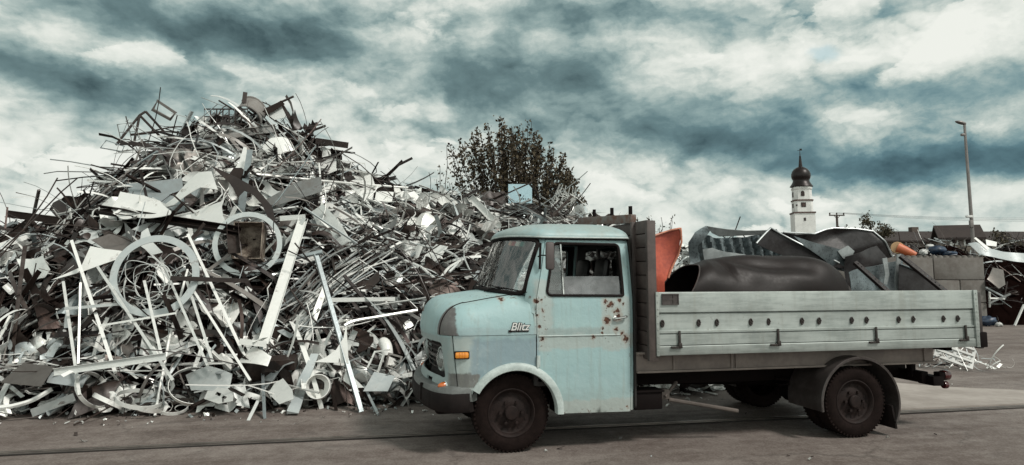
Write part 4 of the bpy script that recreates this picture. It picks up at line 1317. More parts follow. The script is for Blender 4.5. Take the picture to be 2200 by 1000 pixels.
DARK = [(hp(px, py, 0), r) for px, py, r in ((60, 690, 1.0), (200, 700, .9), (330, 690, .9), (430, 690, .7), (90, 640, .8), (720, 600, .9), (760, 680, .9), (850, 700, .8), (880, 600, .8), (980, 590, .8), (130, 450, .9), (420, 420, .6), (600, 400, .6), (650, 560, .6), (950, 450, .9), (330, 330, .9), (600, 270, .8), (760, 350, .7))]  # hollows of the heap, their shade painted through darker piece tones
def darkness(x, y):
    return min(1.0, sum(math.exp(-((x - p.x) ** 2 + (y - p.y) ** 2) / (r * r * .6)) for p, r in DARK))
def flow(x, y):
    return .7 * math.sin(x * .9 + 1.2) + .9 * math.sin(y * 1.1 - x * .5) + .35
LONG = ('bar', 'angle', 'channel', 'strip', 'wire', 'tube')
def heap_spot(lo=.0, hi=1.04):
    x = U_(-11.5, 5.0)
    yb, yc = float(np.interp(x, HX, HYb)), float(np.interp(x, HX, HYc))
    f = U_(lo, hi)
    return x, yb + (yc - yb) * f, f

def stuff_mesh(n, kinds, wts, name):
    V, F, Tn = [], [], []
    off = 0
    for i in range(n):
        k = random.choices(kinds, wts)[0]
        v, f = random.choice(LIBN[k])
        x, y, ff = heap_spot()
        if x > 2.0 and k in LONG: k = random.choice(('flake', 'sheet', 'curl')); v, f = random.choice(LIBN[k])
        dk = darkness(x, y)
        calm = ff > .62 or (x < -6.2 and ff > .35) or x > 3
        if dk > .45 and random.random() < dk * .45: continue
        # the right half lies behind the truck: thinner there
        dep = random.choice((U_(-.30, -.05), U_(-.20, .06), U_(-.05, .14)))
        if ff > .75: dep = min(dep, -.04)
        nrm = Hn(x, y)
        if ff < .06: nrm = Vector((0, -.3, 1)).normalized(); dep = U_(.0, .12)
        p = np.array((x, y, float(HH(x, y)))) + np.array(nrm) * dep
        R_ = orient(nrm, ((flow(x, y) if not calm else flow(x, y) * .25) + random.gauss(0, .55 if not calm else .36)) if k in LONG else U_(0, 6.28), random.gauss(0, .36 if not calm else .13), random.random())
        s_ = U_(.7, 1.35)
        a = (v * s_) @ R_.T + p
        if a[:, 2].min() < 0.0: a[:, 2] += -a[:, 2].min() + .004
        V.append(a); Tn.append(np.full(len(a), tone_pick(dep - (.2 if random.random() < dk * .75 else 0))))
        F += [tuple(q + off for q in fc) for fc in f]
        off += len(a)
    return V, F, Tn

kinds = ['bar', 'angle', 'channel', 'strip', 'wire', 'ring', 'sheet', 'offcut', 'flake', 'curl', 'tube']
V, F, Tn = stuff_mesh(10500, kinds, [4, 5, 2.5, 20, 16, 1.2, 19, 6, 20, 8, 2], 'scrap')
off = sum(len(a) for a in V)
def extra(n, kinds_, wts_, flo, fhi, sc, tones, dlo, dhi):
    global off
    for i in range(n):
        k = random.choices(kinds_, wts_)[0]; v, f = random.choice(LIBN[k])
        x, y, ff = heap_spot(flo, fhi)
        nrm = Hn(x, y) if ff > .07 else Vector((random.gauss(0, .2), -.45, 1)).normalized()
        p = np.array((x, y, float(HH(x, y)))) + np.array(nrm) * U_(dlo, dhi)
        R_ = orient(nrm, U_(0, 6.28), random.gauss(0, .4), random.random())
        a = (v * U_(*sc)) @ R_.T + p
        if a[:, 2].min() < 0.0: a[:, 2] += -a[:, 2].min() + .004
        V.append(a); Tn.append(np.full(len(a), random.choice(tones))); F.extend([tuple(q + off for q in fc) for fc in f]); off += len(a)
# pale litter of small sheets round the foot, and a fine tangle of wires and ribbons over the lower face
extra(900, ['sheet', 'flake', 'curl', 'offcut', 'strip', 'ring'], [26, 22, 14, 12, 10, 3], -.03, .13, (.45, .95), (.1, .3, .5, .6, .72, .8, .86, .9, .95, .98), .0, .10)
extra(1300, ['wire', 'curl', 'strip'], [30, 14, 8], .02, .85, (.55, 1.1), (.0, .05, .1, .2, .4, .6, .8, .92), -.02, .12)
V = np.concatenate(V); Tn = np.concatenate(Tn)
me = bpy.data.meshes.new('scrap_heap')
me.from_pydata(V.tolist(), [], F)
me.attributes.new('tone', 'FLOAT', 'POINT').data.foreach_set('value', Tn)
me.materials.append(M_scrap)
me.polygons.foreach_set('use_smooth', [True] * len(me.polygons))
me.set_sharp_from_angle(angle=RAD(35))
so = bpy.data.objects.new('scrap_heap', me); col.objects.link(so)
tag(so, 'tangled mass of small strips, wires and offcuts filling the huge scrap metal heap', 'scrap heap', kind='stuff')
core.parent = so

# ---- single pieces that show on the surface
ZONES = [(-20, -8.2, 'at its left end'), (-8.2, -6.4, 'on its left shoulder'), (-6.4, -4.6, 'below its summit'), (-4.6, -2.6, 'right of its summit'), (-2.6, -.6, 'before the round bush'), (-.6, 9, 'behind the truck cab')]
def zone_of(x, f):
    z = next(n for a, b, n in ZONES if a <= x < b)
    h = 'low on the heap ' if f < .33 else ('midway up the heap ' if f < .68 else 'high on the heap ')
    return h + z
KN = {'bar': ('metal_bar', 'straight square metal bar', 'metal bar', 'straight bars and profiles on the scrap heap'), 'angle': ('angle_iron', 'L-shaped angle iron', 'angle iron', 'angle irons on the scrap heap'),
      'channel': ('metal_channel', 'folded U-shaped channel', 'metal channel', 'channels on the scrap heap'), 'strip': ('metal_strip', 'bent flat metal strip', 'metal strip', 'bent strips on the scrap heap'),
      'ring': ('metal_ring', 'bent open metal hoop', 'metal ring', 'hoops on the scrap heap'), 'sheet': ('metal_sheet', 'buckled piece of sheet metal', 'metal sheet', 'sheets on the scrap heap'),
      'offcut': ('metal_offcut', 'plate offcut with rounded bites', 'metal offcut', 'plate offcuts on the scrap heap'), 'curl': ('metal_curl', 'curled ribbon of thin metal', 'metal ribbon', 'curled ribbons on the scrap heap')}
me_cache = {}
for i in range(235):
    k = random.choices(['bar', 'angle', 'channel', 'strip', 'ring', 'sheet', 'offcut', 'curl'], [22, 20, 14, 40, 5, 62, 40, 16])[0]
    x, y, f = heap_spot(.01, .93)
    if x > .3: x -= 6; y = float(np.interp(x, HX, HYb)) + f * float(np.interp(x, HX, HYc) - np.interp(x, HX, HYb))
    tn = random.choice((.18, .46, .56, .72, .8, .88, .95, .98))
    idx = random.randrange(min(8, len(LIB[k])))
    nm, ds, cat, grp = KN[k]
    key = (k, idx, tn)
    if key not in me_cache:
        src = LIB[k][idx]; sc = 1.2 if k in ('sheet', 'offcut', 'strip') else .8
        m = MB(); m.v = [tuple(c * sc for c in p) for p in src.v]; m.f = src.f
        o = m.build(nm, M_scrap, None, 35, tone=tn); me_cache[key] = o
    else:
        o = me_cache[key].copy(); col.objects.link(o)
    n = Hn(x, y); R_ = orient(n, random.gauss(.2, .6) if f < .6 and random.random() < .5 else (U_(0, 6.28) if f < (.6 if x > -6.2 else .35) else random.gauss(0, .4)), random.gauss(0, .4 if f < .45 else .12), random.random())
    zl = np.array([p.co for p in o.data.vertices]) @ R_.T
    p = Vector((x, y, float(HH(x, y)))) + n * (U_(-.02, .10) if f < .75 else U_(-.06, .05))
    if p.z + zl[:, 2].min() < .01: p.z = .012 - zl[:, 2].min()
    o.matrix_world = Matrix.Translation(p) @ Matrix(R_.tolist()).to_4x4()
    tw = 'dark rusty' if tn < .3 else ('grey' if tn < .5 else ('bluish grey' if tn < .65 else ('pale' if tn < .86 else 'bright white')))
    tag(o, f'{tw} {ds}, {zone_of(x, f)}', cat, grp)

# ------------------------------------------------------------------ the pieces that stand out, traced one by one
def frame_at(px, py, lift=.2, tilt=48, yaw=0):
    """a plane through the heap point, leaning back by tilt and turned by yaw"""
    p = hp(px, py, lift + .16)
    n = Vector((math.sin(RAD(yaw)) * math.sin(RAD(tilt)), -math.cos(RAD(yaw)) * math.sin(RAD(tilt)), math.cos(RAD(tilt))))
    r = Vector((0, 0, 1)).cross(n).normalized() if abs(n.z) < .99 else Vector((1, 0, 0))
    u = n.cross(r)
    return p, r, u, n
def on_plane(fr_, px, py):
    p, r, u, n = fr_
    o = Vector((0, 0, EYE)); d = at(px, py, 1.0) - o
    k = (p - o).dot(n) / d.dot(n)
    q = o + d * k - p
    return (q.dot(r), q.dot(u))
def traced(name, pts, tone, label, cat, tilt=48, yaw=0, lift=.25, bend=None, th=.006, holes=(), g=.10, group=None, mat_=None, par=None):
    cx, cy = sum(p[0] for p in pts) / len(pts), sum(p[1] for p in pts) / len(pts)
    fr_ = frame_at(cx, cy, lift, tilt, yaw)
    loop = [on_plane(fr_, *p) for p in pts]
    area = sum(loop[i - 1][0] * loop[i][1] - loop[i][0] * loop[i - 1][1] for i in range(len(loop)))
    if area < 0: loop = loop[::-1]
    hl = [[on_plane(fr_, *p) for p in h] for h in holes]
    p, r, u, n = fr_
    bend = bend or (lambda a, b: 0.0)
    m = MB(); panel(m, loop, hl, lambda a, b: tuple(r * a + u * b + n * bend(a, b)), th, .06, g)
    o = m.build(name, mat_ or M_scrap, par, 40, tone=tone, loc=p)
    if label: tag(o, label, cat, group)
    return o
def beam(name, a, b, shape, tone, label, cat, la=.25, lb=.25, roll=0.0, group=None, ext=0):
    """a straight profile between two heap points; shape(L) gives the mesh along x"""
    p, q = hp(*a, la + .15), hp(*b, lb + .15)
    d = q - p; L = d.length
    m = shape(L)
    xx = d.normalized(); view = ((p + q) / 2 - Vector((0, 0, EYE))).normalized()
    zz = (-view + xx * view.dot(xx)).normalized(); yy = zz.cross(xx)
    R_ = Matrix((xx, yy, zz)).transposed() @ Matrix.Rotation(roll, 3, 'X')
    o = m.build(name, M_scrap, None, 35, tone=tone)
    o.matrix_world = Matrix.Translation((p + q) / 2) @ R_.to_4x4()
    if label: tag(o, label, cat, group)
    return o
def wirepath(name, pts, r, tone, label, cat, lift=.3, n=6, sm=True, group=None):
    P = [hp(x, y, lift + .12) for x, y in pts]
    if sm and len(P) > 2:
        Q = []
        for i in range(len(P) - 1):
            p0, p1, p2, p3 = P[max(0, i - 1)], P[i], P[i + 1], P[min(len(P) - 1, i + 2)]
            for t in (0, .2, .4, .6, .8):
                Q.append(.5 * ((2 * p1) + (p2 - p0) * t + (2 * p0 - 5 * p1 + 4 * p2 - p3) * t * t + (3 * p1 - 3 * p2 + p3 - p0) * t ** 3))
        P = Q + [P[-1]]
    c = P[len(P) // 2].copy()
    o = MB().tube([p - c for p in P], r, n).build(name, M_scrap, None, 40, tone=tone, loc=c)
    if label: tag(o, label, cat, group)
    return o
PX = lambda w, d=9.5: w * d / FPX       # pixels to metres at a distance

# rings
def flange(px, py, rx, ry, w, dep, tilt, yaw, tone, lift, label):
    p, r, u, n = frame_at(px, py, lift, tilt, yaw)
    d = (p - Vector((0, 0, EYE))).length
    R_ = rx * d / FPX; wi = w * d / FPX
    P = []
    for i in range(56):
        a = 2 * math.pi * i / 56
        row = []
        for rr, h in ((R_ - wi, 0), (R_, 0), (R_, -.02), (R_ - .02, -.025), (R_ - .02, -dep), (R_ - .04, -dep), (R_ - .035, -.02), (R_ - wi, -.012)):
            row.append(tuple(r * (rr * math.cos(a)) + u * (rr * math.sin(a)) + n * h))
        P.append(row)
    m = MB(); m.grid(P, closeu=True, closev=True, flip=True)
    return tag(m.build('metal_hoop', M_scrap, None, 40, tone=tone, loc=p), label, 'metal ring')
flange(333, 592, 79, 72, 13, .10, 78, 10, .62, .75, 'large round blue-grey flange ring standing upright on the heap, full of coiled wire')
flange(532, 524, 66, 60, 10, .22, 80, 14, .66, .55, 'big pale round collar with a square rusty box inside it')
# coil of wire in the first ring
p0 = hp(330, 600, .88)
cw = MB()
for k in range(9):
    R_ = U_(.14, .36); cx_, cz_ = U_(-.16, .16), U_(-.14, .12); ph = U_(0, 6.28); tl = U_(-.7, .7); el = U_(.45, .95); ro = U_(0, 3)
    pts = []
    for a in np.linspace(0, U_(3.4, 6.0), 26):
        u_, w_ = R_ * math.cos(a + ph) * (1 + .10 * math.sin(3 * a + k)), R_ * el * math.sin(a + ph)
        pts.append((cx_ + u_ * math.cos(ro) - w_ * math.sin(ro), tl * w_ * .6, cz_ + u_ * math.sin(ro) + w_ * math.cos(ro)))
    cw.tube(pts, U_(.004, .007), 5)
tag(cw.build('wire_coil', M_scrap, None, 40, tone=.70, loc=p0), 'loose coil of thin pale wire inside the upright blue-grey ring', 'wire')
# the box inside the second ring
p0, r_, u_, n_ = frame_at(531, 518, .58, 80, 10)
bx = MB()
wd, hg, dp = .20, .27, .30
for y_, s_ in ((wd, 1), (-wd, 1)):
    bx.add([tuple(r_ * (y_ + o) + u_ * h_ + n_ * z_) for o in (0, .012) for h_ in (-hg, hg) for z_ in (-dp, .03)], [(0, 1, 3, 2), (4, 6, 7, 5), (0, 4, 5, 1), (2, 3, 7, 6), (0, 2, 6, 4), (1, 5, 7, 3)])
for y_ in (hg, -hg):
    bx.add([tuple(r_ * h_ + u_ * (y_ + o) + n_ * z_) for o in (0, .012) for h_ in (-wd + .002, wd - .002) for z_ in (-dp, .028)], [(0, 1, 3, 2), (4, 6, 7, 5), (0, 4, 5, 1), (2, 3, 7, 6), (0, 2, 6, 4), (1, 5, 7, 3)])
M_rustin = simple("rusty_pale_box", (.34, .29, .235), .75, .1, .5, 6, .3, c2=(.060, .038, .028))
bo = tag(bx.build('metal_box', M_rustin, None, None, loc=p0), 'open square metal box with rusty inside, set in the pale round collar', 'metal box')
m = MB(); m.add([tuple(r_ * a + u_ * b + n_ * -dp * .9) for a, b in ((-wd, -hg), (wd, -hg), (wd, hg), (-wd, hg))], [(0, 1, 2, 3)]); m.build('box_back', M_rustin, bo, None)

# large sheets and offcuts
traced('metal_sheet', [(243, 440), (262, 415), (281, 398), (320, 416), (357, 440), (376, 431), (405, 402), (433, 379), (460, 376), (471, 412), (437, 411), (408, 428), (380, 446), (359, 448), (330, 430), (310, 424), (270, 428)], .97,
       'long white saddle-shaped offcut draped across the grey mottled sheet below the summit', 'metal sheet', 60, -8, .55, lambda a, b: .10 * math.sin(a * 3.2))
traced('metal_sheet', [(270, 396), (391, 383), (398, 455), (340, 462), (281, 420)], .52, 'grey mottled flat sheet behind the white saddle-shaped offcut', 'metal sheet', 62, 4, .30)
traced('metal_sheet', [(236, 442), (262, 424), (310, 424), (342, 428), (364, 442), (368, 461), (320, 458), (276, 449), (300, 478), (262, 464)], .80, 'pale dished sheet with a dark hollow, under the white saddle-shaped offcut', 'metal sheet', 30, -6, .55, lambda a, b: -.12 + .9 * b * b + .2 * a * a)
traced('metal_offcut', [(368, 460), (420, 449), (475, 434), (490, 418), (499, 412), (483, 428), (477, 445), (480, 466), (492, 490), (430, 476)], .96, 'big white offcut with a concave right edge beside the pale round collar', 'metal offcut', 62, 6, .50, lambda a, b: .05 * math.sin(a * 3))
traced('curved_plate', [(449, 352), (506, 379), (552, 406), (586, 446), (595, 486), (580, 478), (563, 440), (542, 418), (525, 410), (510, 424), (500, 404), (491, 391)], .10, 'dark pointed curved blade of plate sticking out above the pale round collar', 'curved plate', 66, 0, .62, lambda a, b: .06 * a)
traced('metal_offcut', [(523, 316), (530, 317), (531, 377), (488, 377), (504, 364), (515, 345)], .93, 'white sail-shaped offcut with a concave left edge below the summit', 'metal offcut', 70, 0, .4)
traced('metal_strip', [(531, 322), (543, 322), (523, 477), (505, 477)], .55, 'upright blue-grey flat strip behind the white sail-shaped offcut', 'metal strip', 60, 0, .28)
traced('metal_sheet', [(774, 408), (846, 413), (842, 434), (774, 430)], .90, 'pale oblong panel half way up the long slope', 'metal sheet', 58, 5, .25)
traced('metal_sheet', [(876, 415), (890, 411), (938, 464), (920, 473)], .92, 'long narrow white panel lying down the slope', 'metal sheet', 55, 10, .28)
traced('metal_sheet', [(954, 506), (978, 473), (1015, 506), (990, 531)], .86, 'square pale panel lying cornerwise above the truck hood', 'metal sheet', 60, 5, .3)
traced('metal_sheet', [(903, 563), (937, 525), (963, 530), (941, 563)], .86, 'pale slanting panel left of the truck windscreen', 'metal sheet', 60, 0, .3)
traced('metal_sheet', [(172, 572), (192, 527), (224, 536), (266, 544), (256, 562), (180, 582), (104, 597)], .90, 'pale triangular sheet left of the upright flange ring', 'metal sheet', 58, -6, .35, lambda a, b: .06 * math.sin(a * 2.5))
traced('metal_sheet', [(42, 561), (97, 551), (109, 580), (96, 597), (52, 607)], .84, 'crumpled pale square sheet at the left edge under the finned grid', 'metal sheet', 64, -4, .35, lambda a, b: .04 * math.sin(a * 14) + .03 * math.sin(b * 11))
traced('metal_sheet', [(0, 822), (50, 780), (118, 788), (88, 831)], .34, 'dark grey flat plate low at the left edge', 'metal sheet', 40, -4, .3)
traced('metal_sheet', [(100, 822), (108, 799), (190, 806), (176, 833)], .50, 'teal-grey sheet low down beside the dark plate at the left', 'metal sheet', 42, 0, .3)
traced('metal_sheet', [(508, 777), (524, 760), (544, 745), (562, 752), (582, 764), (574, 785)], .97, 'bright white curved sheet above the discs at the foot', 'metal sheet', 52, 0, .45, lambda a, b: -.8 * a * a)
traced('metal_offcut', [(744, 695), (749, 781), (676, 778), (700, 768), (722, 752), (738, 726)], .90, 'white fin-shaped offcut with a concave edge standing at the foot', 'metal offcut', 72, 0, .5)
traced('metal_plate', [(576, 845), (590, 824), (608, 813), (628, 838), (631, 857), (600, 869)], .84, 'pale rounded plate lying at the foot beside the bent blue strip', 'metal plate', 46, 0, .3)
traced('metal_sheet', [(780, 841), (804, 799), (849, 808), (833, 841)], .62, 'grey pentagonal sheet at the foot near the truck nose', 'metal sheet', 50, 6, .3)
traced('metal_offcut', [(736, 817), (744, 795), (782, 833), (760, 834)], .95, 'small white triangular offcut at the foot left of the truck nose', 'metal offcut', 54, 0, .35)
traced('metal_plate', [(438, 857), (446, 840), (466, 832), (490, 836), (502, 846), (500, 862), (470, 868)], .86, 'pale round plate with two square holes at the foot', 'metal plate', 40, 0, .30, holes=[[(466, 842), (476, 846), (472, 852), (462, 848)], [(480, 850), (488, 853), (484, 858), (476, 855)]], g=.08)
traced('metal_sheet', [(396, 800), (448, 786), (498, 800), (490, 840), (410, 838)], .66, 'blue-grey bowed sheet above the round plate with holes', 'metal sheet', 44, 0, .25, lambda a, b: -.5 * a * a)
traced('metal_sheet', [(560, 312), (578, 294), (606, 291), (622, 297), (632, 316), (600, 330), (574, 328)], .90, 'white domed sheet below the summit on its right side', 'metal sheet', 60, 4, .3, lambda a, b: -.9 * (a * a + b * b))
traced('metal_sheet', [(640, 390), (690, 380), (692, 412), (600, 440), (566, 450), (560, 436)], .44, 'long grey plate slanting below the thin white frame', 'metal sheet', 58, 0, .3)
traced('metal_sheet', [(668, 452), (694, 442), (730, 480), (760, 530), (712, 560), (690, 500)], .74, 'pale crumpled panel right of the tall leaning beam', 'metal sheet', 60, 8, .3, lambda a, b: .05 * math.sin(a * 9 + b * 5))
traced('metal_sheet', [(690, 440), (705, 434), (755, 462), (790, 472), (800, 486), (750, 478), (712, 462)], .93, 'white curved strip of plate high on the long slope', 'metal sheet', 58, 0, .34)
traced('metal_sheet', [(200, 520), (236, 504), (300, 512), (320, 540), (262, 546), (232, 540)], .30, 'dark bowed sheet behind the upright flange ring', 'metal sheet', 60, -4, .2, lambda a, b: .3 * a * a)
traced('metal_sheet', [(305, 500), (318, 490), (328, 520), (352, 545), (330, 548), (300, 528)], .70, 'blue-grey funnel-shaped flap just above the flange ring', 'metal sheet', 66, 0, .45, lambda a, b: .7 * a * a)

# beams
beam('steel_beam', (650, 474), (566, 738), lambda L: sh_channel(L, PX(22), .06, .008), .80, 'tall pale channel beam leaning on the heap face between ring and strips', 'steel beam', .75, .55)
beam('metal_bar', (600, 470), (655, 466), lambda L: sh_box(L, PX(12), .05), .84, 'short pale crosspiece on top of the tall leaning beam', 'metal bar', .74, .74)
beam('metal_bar', (514, 734), (572, 740), lambda L: sh_box(L, PX(11), .06), .80, 'short pale crosspiece under the foot of the tall leaning beam', 'metal bar', .6, .6)
beam('steel_channel', (213, 454), (516, 500), lambda L: sh_channel(L, PX(17), .09, .01), .12, 'long dark steel channel lying under the white offcuts', 'steel channel', .45, .72, roll=RAD(-30))
beam('steel_box', (500, 488), (503, 545), lambda L: sh_channel(L, PX(26), .11, .01), .22, 'dark stub of channel hanging from the end of the long dark channel', 'steel channel', .70, .66)
beam('steel_beam', (17, 452), (156, 470), lambda L: sh_ibeam(L, .10, PX(18), .012), .14, 'dark brown I-beam jutting out at the left end of the heap', 'steel beam', .4, .4, roll=RAD(90))
beam('steel_beam', (-8, 520), (62, 466), lambda L: sh_ibeam(L, .10, PX(24), .012), .22, 'dark grey I-beam sloping down at the left edge', 'steel beam', .3, .35, roll=RAD(90))
beam('metal_tube', (-6, 532), (70, 503), lambda L: sh_box(L, PX(14), PX(12)), .88, 'pale square tube below the dark I-beams at the left edge', 'metal tube', .4, .4)
beam('metal_post', (16, 446), (11, 492), lambda L: sh_box(L, PX(4), PX(4)), .14, 'thin dark upright rod at the left end of the I-beam', 'metal rod', .55, .55)
beam('steel_channel', (98, 535), (148, 484), lambda L: sh_channel(L, PX(20), .05, .008), .66, 'blue-grey open channel slanting up at the left', 'steel channel', .5, .5)
beam('steel_beam', (470, 285), (590, 268), lambda L: sh_ibeam(L, .08, PX(17, 13), .012), .42, 'grey I-beam lying level just below the summit', 'steel beam', .3, .3, roll=RAD(80))
beam('steel_beam', (678, 303), (748, 313), lambda L: sh_box(L, PX(14, 13), .12), .10, 'short dark box beam on the skyline right of the summit', 'steel beam', .1, .1)
beam('metal_bar', (700, 645), (848, 643), lambda L: sh_box(L, PX(9), .05), .78, 'pale level bar above the dark hollow left of the truck nose', 'metal bar', .5, .5)
beam('metal_bar', (818, 622), (1024, 580), lambda L: sh_box(L, PX(5), .03), .12, 'long thin dark bar reaching up to the truck windscreen', 'metal bar', .5, .4)
beam('metal_strip', (366, 598), (534, 604), lambda L: sh_box(L, PX(9), .012), .10, 'dark flat strap reaching right out of the upright flange ring', 'metal strip', .95, .7)
beam('steel_beam', (1012, 424), (1082, 496), lambda L: sh_channel(L, PX(17, 12), .05, .008), .80, 'pale channel beam lying down the slope behind the truck roof', 'steel beam', .25, .25)
beam('metal_beam', (1110, 440), (1172, 478), lambda L: sh_channel(L, PX(14, 13), .05, .008), .55, 'grey folded profile on the skyline right of the blue square board', 'metal channel', .1, .15)
beam('metal_pipe', (852, 357), (886, 340), lambda L: MB().tube([(-L / 2, 0, 0), (L / 2, 0, 0)], PX(3, 14), 8), .08, 'dark pipe poking up from the skyline of the long slope', 'metal pipe', .1, .2)
beam('metal_post', (524, 222), (527, 199), lambda L: sh_box(L, PX(9, 13.5), .05), .2, 'short dark post sticking up at the very top of the heap', 'metal post', .1, .1)
# the poles of the fallen rack
for a, b, w_, t_, lb in (((154, 518), (248, 802), 6.5, .88, 'longest white pole of the fallen rack, leaning right'), ((136, 606), (171, 850), 5.5, .86, 'leftmost white pole of the fallen rack'), ((173, 608), (168, 782), 4, .86, 'thin white rod beside the leftmost pole of the fallen rack'),
                         ((210, 574), (372, 818), 5.5, .86, 'white pole slanting from the triangular sheet to the foot'), ((310, 604), (347, 764), 5.5, .84, 'white pole standing under the flange ring'), ((344, 554), (446, 786), 5, .86, 'white pole passing through the flange ring'),
                         ((402, 606), (457, 778), 5.5, .86, 'white pole just right of the flange ring'), ((404, 504), (526, 766), 6, .90, 'long slim white pole left of the tall leaning beam'), ((408, 612), (538, 818), 5, .90, 'slim white pole ending at the curved white sheet'),
                         ((138, 664), (274, 652), 6, .66, 'blue-grey cross rail of the fallen rack'), ((216, 700), (378, 673), 4, .86, 'thin pale cross rod of the fallen rack')):
    beam('rack_pole', a, b, lambda L, w_=w_: sh_box(L, PX(w_, 8.8), PX(w_ * .8, 8.8)), t_, lb, 'metal pole', .70, .45, group='poles of the fallen rack')
beam('metal_plank', (116, 800), (357, 766), lambda L: sh_channel(L, PX(14, 8.8), .03, .006), .72, 'pale teal flat plank lying level across the white poles', 'metal plank', .62, .62)
beam('metal_plank', (68, 888), (160, 853), lambda L: sh_box(L, PX(16, 8.4), .012), .66, 'teal flat plank lying on the yard at the left foot of the heap', 'metal plank', .12, .25)
beam('metal_bar', (540, 342), (788, 371), lambda L: sh_box(L, PX(4, 12), .025), .95, 'long thin white rail high on the slope', 'metal rail', .4, .35)
wirepath('metal_rail', [(537, 374), (692, 389), (800, 398), (876, 404)], PX(2.6, 12.5), .93, 'long white rod bending along the middle of the slope', 'metal rod', .38)
beam('metal_post', (686, 352), (692, 444), lambda L: sh_box(L, PX(4, 11), .02), .80, 'thin upright rod in front of the long grey plate', 'metal rod', .5, .5)
wirepath('metal_strip', [(740, 700), (762, 690), (820, 680), (896, 667)], PX(3.5), .95, 'white bar reaching from the heap to the truck hood', 'metal bar', .55)
wirepath('metal_strip', [(0, 876), (30, 872), (70, 860), (112, 836)], PX(5, 8.3), .92, 'curved pale strip sweeping along the ground at the left edge', 'metal strip', .22)
wirepath('bent_tube', [(870, 560), (905, 575), (940, 600), (965, 575), (1000, 555)], PX(3, 11), .80, 'bent thin tube below the pale slanting panel', 'metal tube', .3)
wirepath('bent_tube', [(880, 520), (905, 528), (960, 540), (985, 560), (965, 585)], PX(3, 11), .7, 'looped thin tube beside the pale slanting panel', 'metal tube', .3)
# bent blue strip at the foot
p = [hp(x, y, l) for x, y, l in ((676, 760, .5), (664, 790, .5), (652, 815, .42), (642, 850, .30), (628, 888, .12))]
c = p[2].copy(); w_ = PX(10, 8.5)
P = []
for i, q in enumerate(p):
    k = .8 + .35 * i / 4
    P.append([tuple(q - c + Vector((-w_ * k, 0, .006 * i))), tuple(q - c + Vector((w_ * k, .02, -.004))), tuple(q - c + Vector((w_ * k, .03, -.012))), tuple(q - c + Vector((-w_ * k, .012, -.010)))])
m = MB(); m.grid(P, flip=True, closev=True); m.add(P[0], [(0, 1, 2, 3)]); m.add(P[-1], [(3, 2, 1, 0)])
tag(m.build('metal_strip', M_scrap, None, 50, tone=.60, loc=c), 'bent blue-grey strip hanging down onto the yard at the foot', 'metal strip')
# box, pot, elbow, small frame
p = hp(605, 780, .4)
m = MB(); m.box((0, 0, 0), (.36, .26, .13)); tag(m.build('metal_box', M_scrap, None, None, tone=.16, loc=p), 'dark shallow box beside the bright white curved sheet', 'metal box').rotation_euler = (RAD(10), RAD(-3), RAD(8))
p = hp(685, 832, .35)
m = MB(); m.lathe([(.0, -.11), (.08, -.10), (.14, -.05), (.155, .02), (.15, .09), (.14, .09), (.145, .02), (.12, -.05), (0, -.09)], (0, 0, 0), 'z', 22, cap=False)
tag(m.build('metal_bowl', M_scrap, None, 50, tone=.9, loc=p), 'pale round bowl lying on its side at the foot beside the blue strip', 'bowl').rotation_euler = (RAD(75), RAD(20), 0)
p = hp(826, 738, .5)
m = MB(); P = []
for a in np.linspace(-.2, 1.3, 9):
    cc = np.array((.16 - .16 * math.cos(a), 0, .16 * math.sin(a)))
    P.append([tuple(cc + np.array((math.cos(t) * .075 * math.cos(a), math.sin(t) * .075, -math.cos(t) * .075 * math.sin(a)))) for t in np.linspace(0, 2 * math.pi, 16, endpoint=False)])
m.grid(P, closev=True)
tag(m.build('pipe_elbow', M_scrap, None, 50, tone=.92, loc=p), 'white curved pipe elbow left of the truck nose', 'pipe').rotation_euler = (RAD(20), RAD(100), RAD(-40))
def qframe(name, pts, r, tone, label, cat, lift=.3, extra=(), sq=4):
    cx_, cy_ = sum(p[0] for p in pts) / len(pts), sum(p[1] for p in pts) / len(pts)
    fr_ = frame_at(cx_, cy_, lift, 75, 5); p, r_, u_, n_ = fr_
    f3 = lambda q: tuple(r_ * on_plane(fr_, *q)[0] + u_ * on_plane(fr_, *q)[1])
    m = MB(); m.tube([f3(q) for q in pts], r, sq, close=True)
    for a, b in extra: m.tube([f3(a), f3(b)], r * .75, sq)
    return tag(m.build(name, M_scrap, None, 30, tone=tone, loc=p), label, cat)
qframe('square_framework', [(828, 788), (836, 760), (863, 768), (854, 797)], .022, .40, 'small grey square frame at the foot near the truck nose', 'frame', .4)
qframe('square_framework', [(790, 790), (806, 756), (824, 764), (812, 800)], .018, .8, 'small pale bracket frame left of the grey square frame', 'frame', .4, [((806, 756), (838, 752))])
qframe('steel_framework', [(338, 217), (377, 243), (366, 257), (328, 236)], .035, .30, 'rectangular steel frame tilted on the skyline left of the summit', 'frame', .1)
qframe('wire_framework', [(228, 302), (267, 315), (262, 326), (216, 318)], .014, .55, 'thin rectangular frame sticking out on the left shoulder', 'frame', .2)
qframe('wire_framework', [(252, 268), (282, 264), (300, 300), (262, 312)], .010, .45, 'thin wire frame on the skyline beside the tubular trestle', 'frame', .2, [((256, 285), (292, 283))])
g_ = [((439 + 93 * k / 7, 235), (439 + 93 * k / 7, 267)) for k in range(1, 7)] + [((439, 251), (532, 251))]
qframe('grid_panel', [(439, 235), (532, 235), (532, 267), (439, 267)], .018, .16, 'dark square-barred grid panel standing on the skyline at the summit', 'grid panel', .15, g_)
qframe('thin_framework', [(730, 345), (784, 352), (787, 371), (740, 362)], .014, .90, 'small white open frame at the end of the long thin rail', 'frame', .4, [((755, 350), (752, 366))])
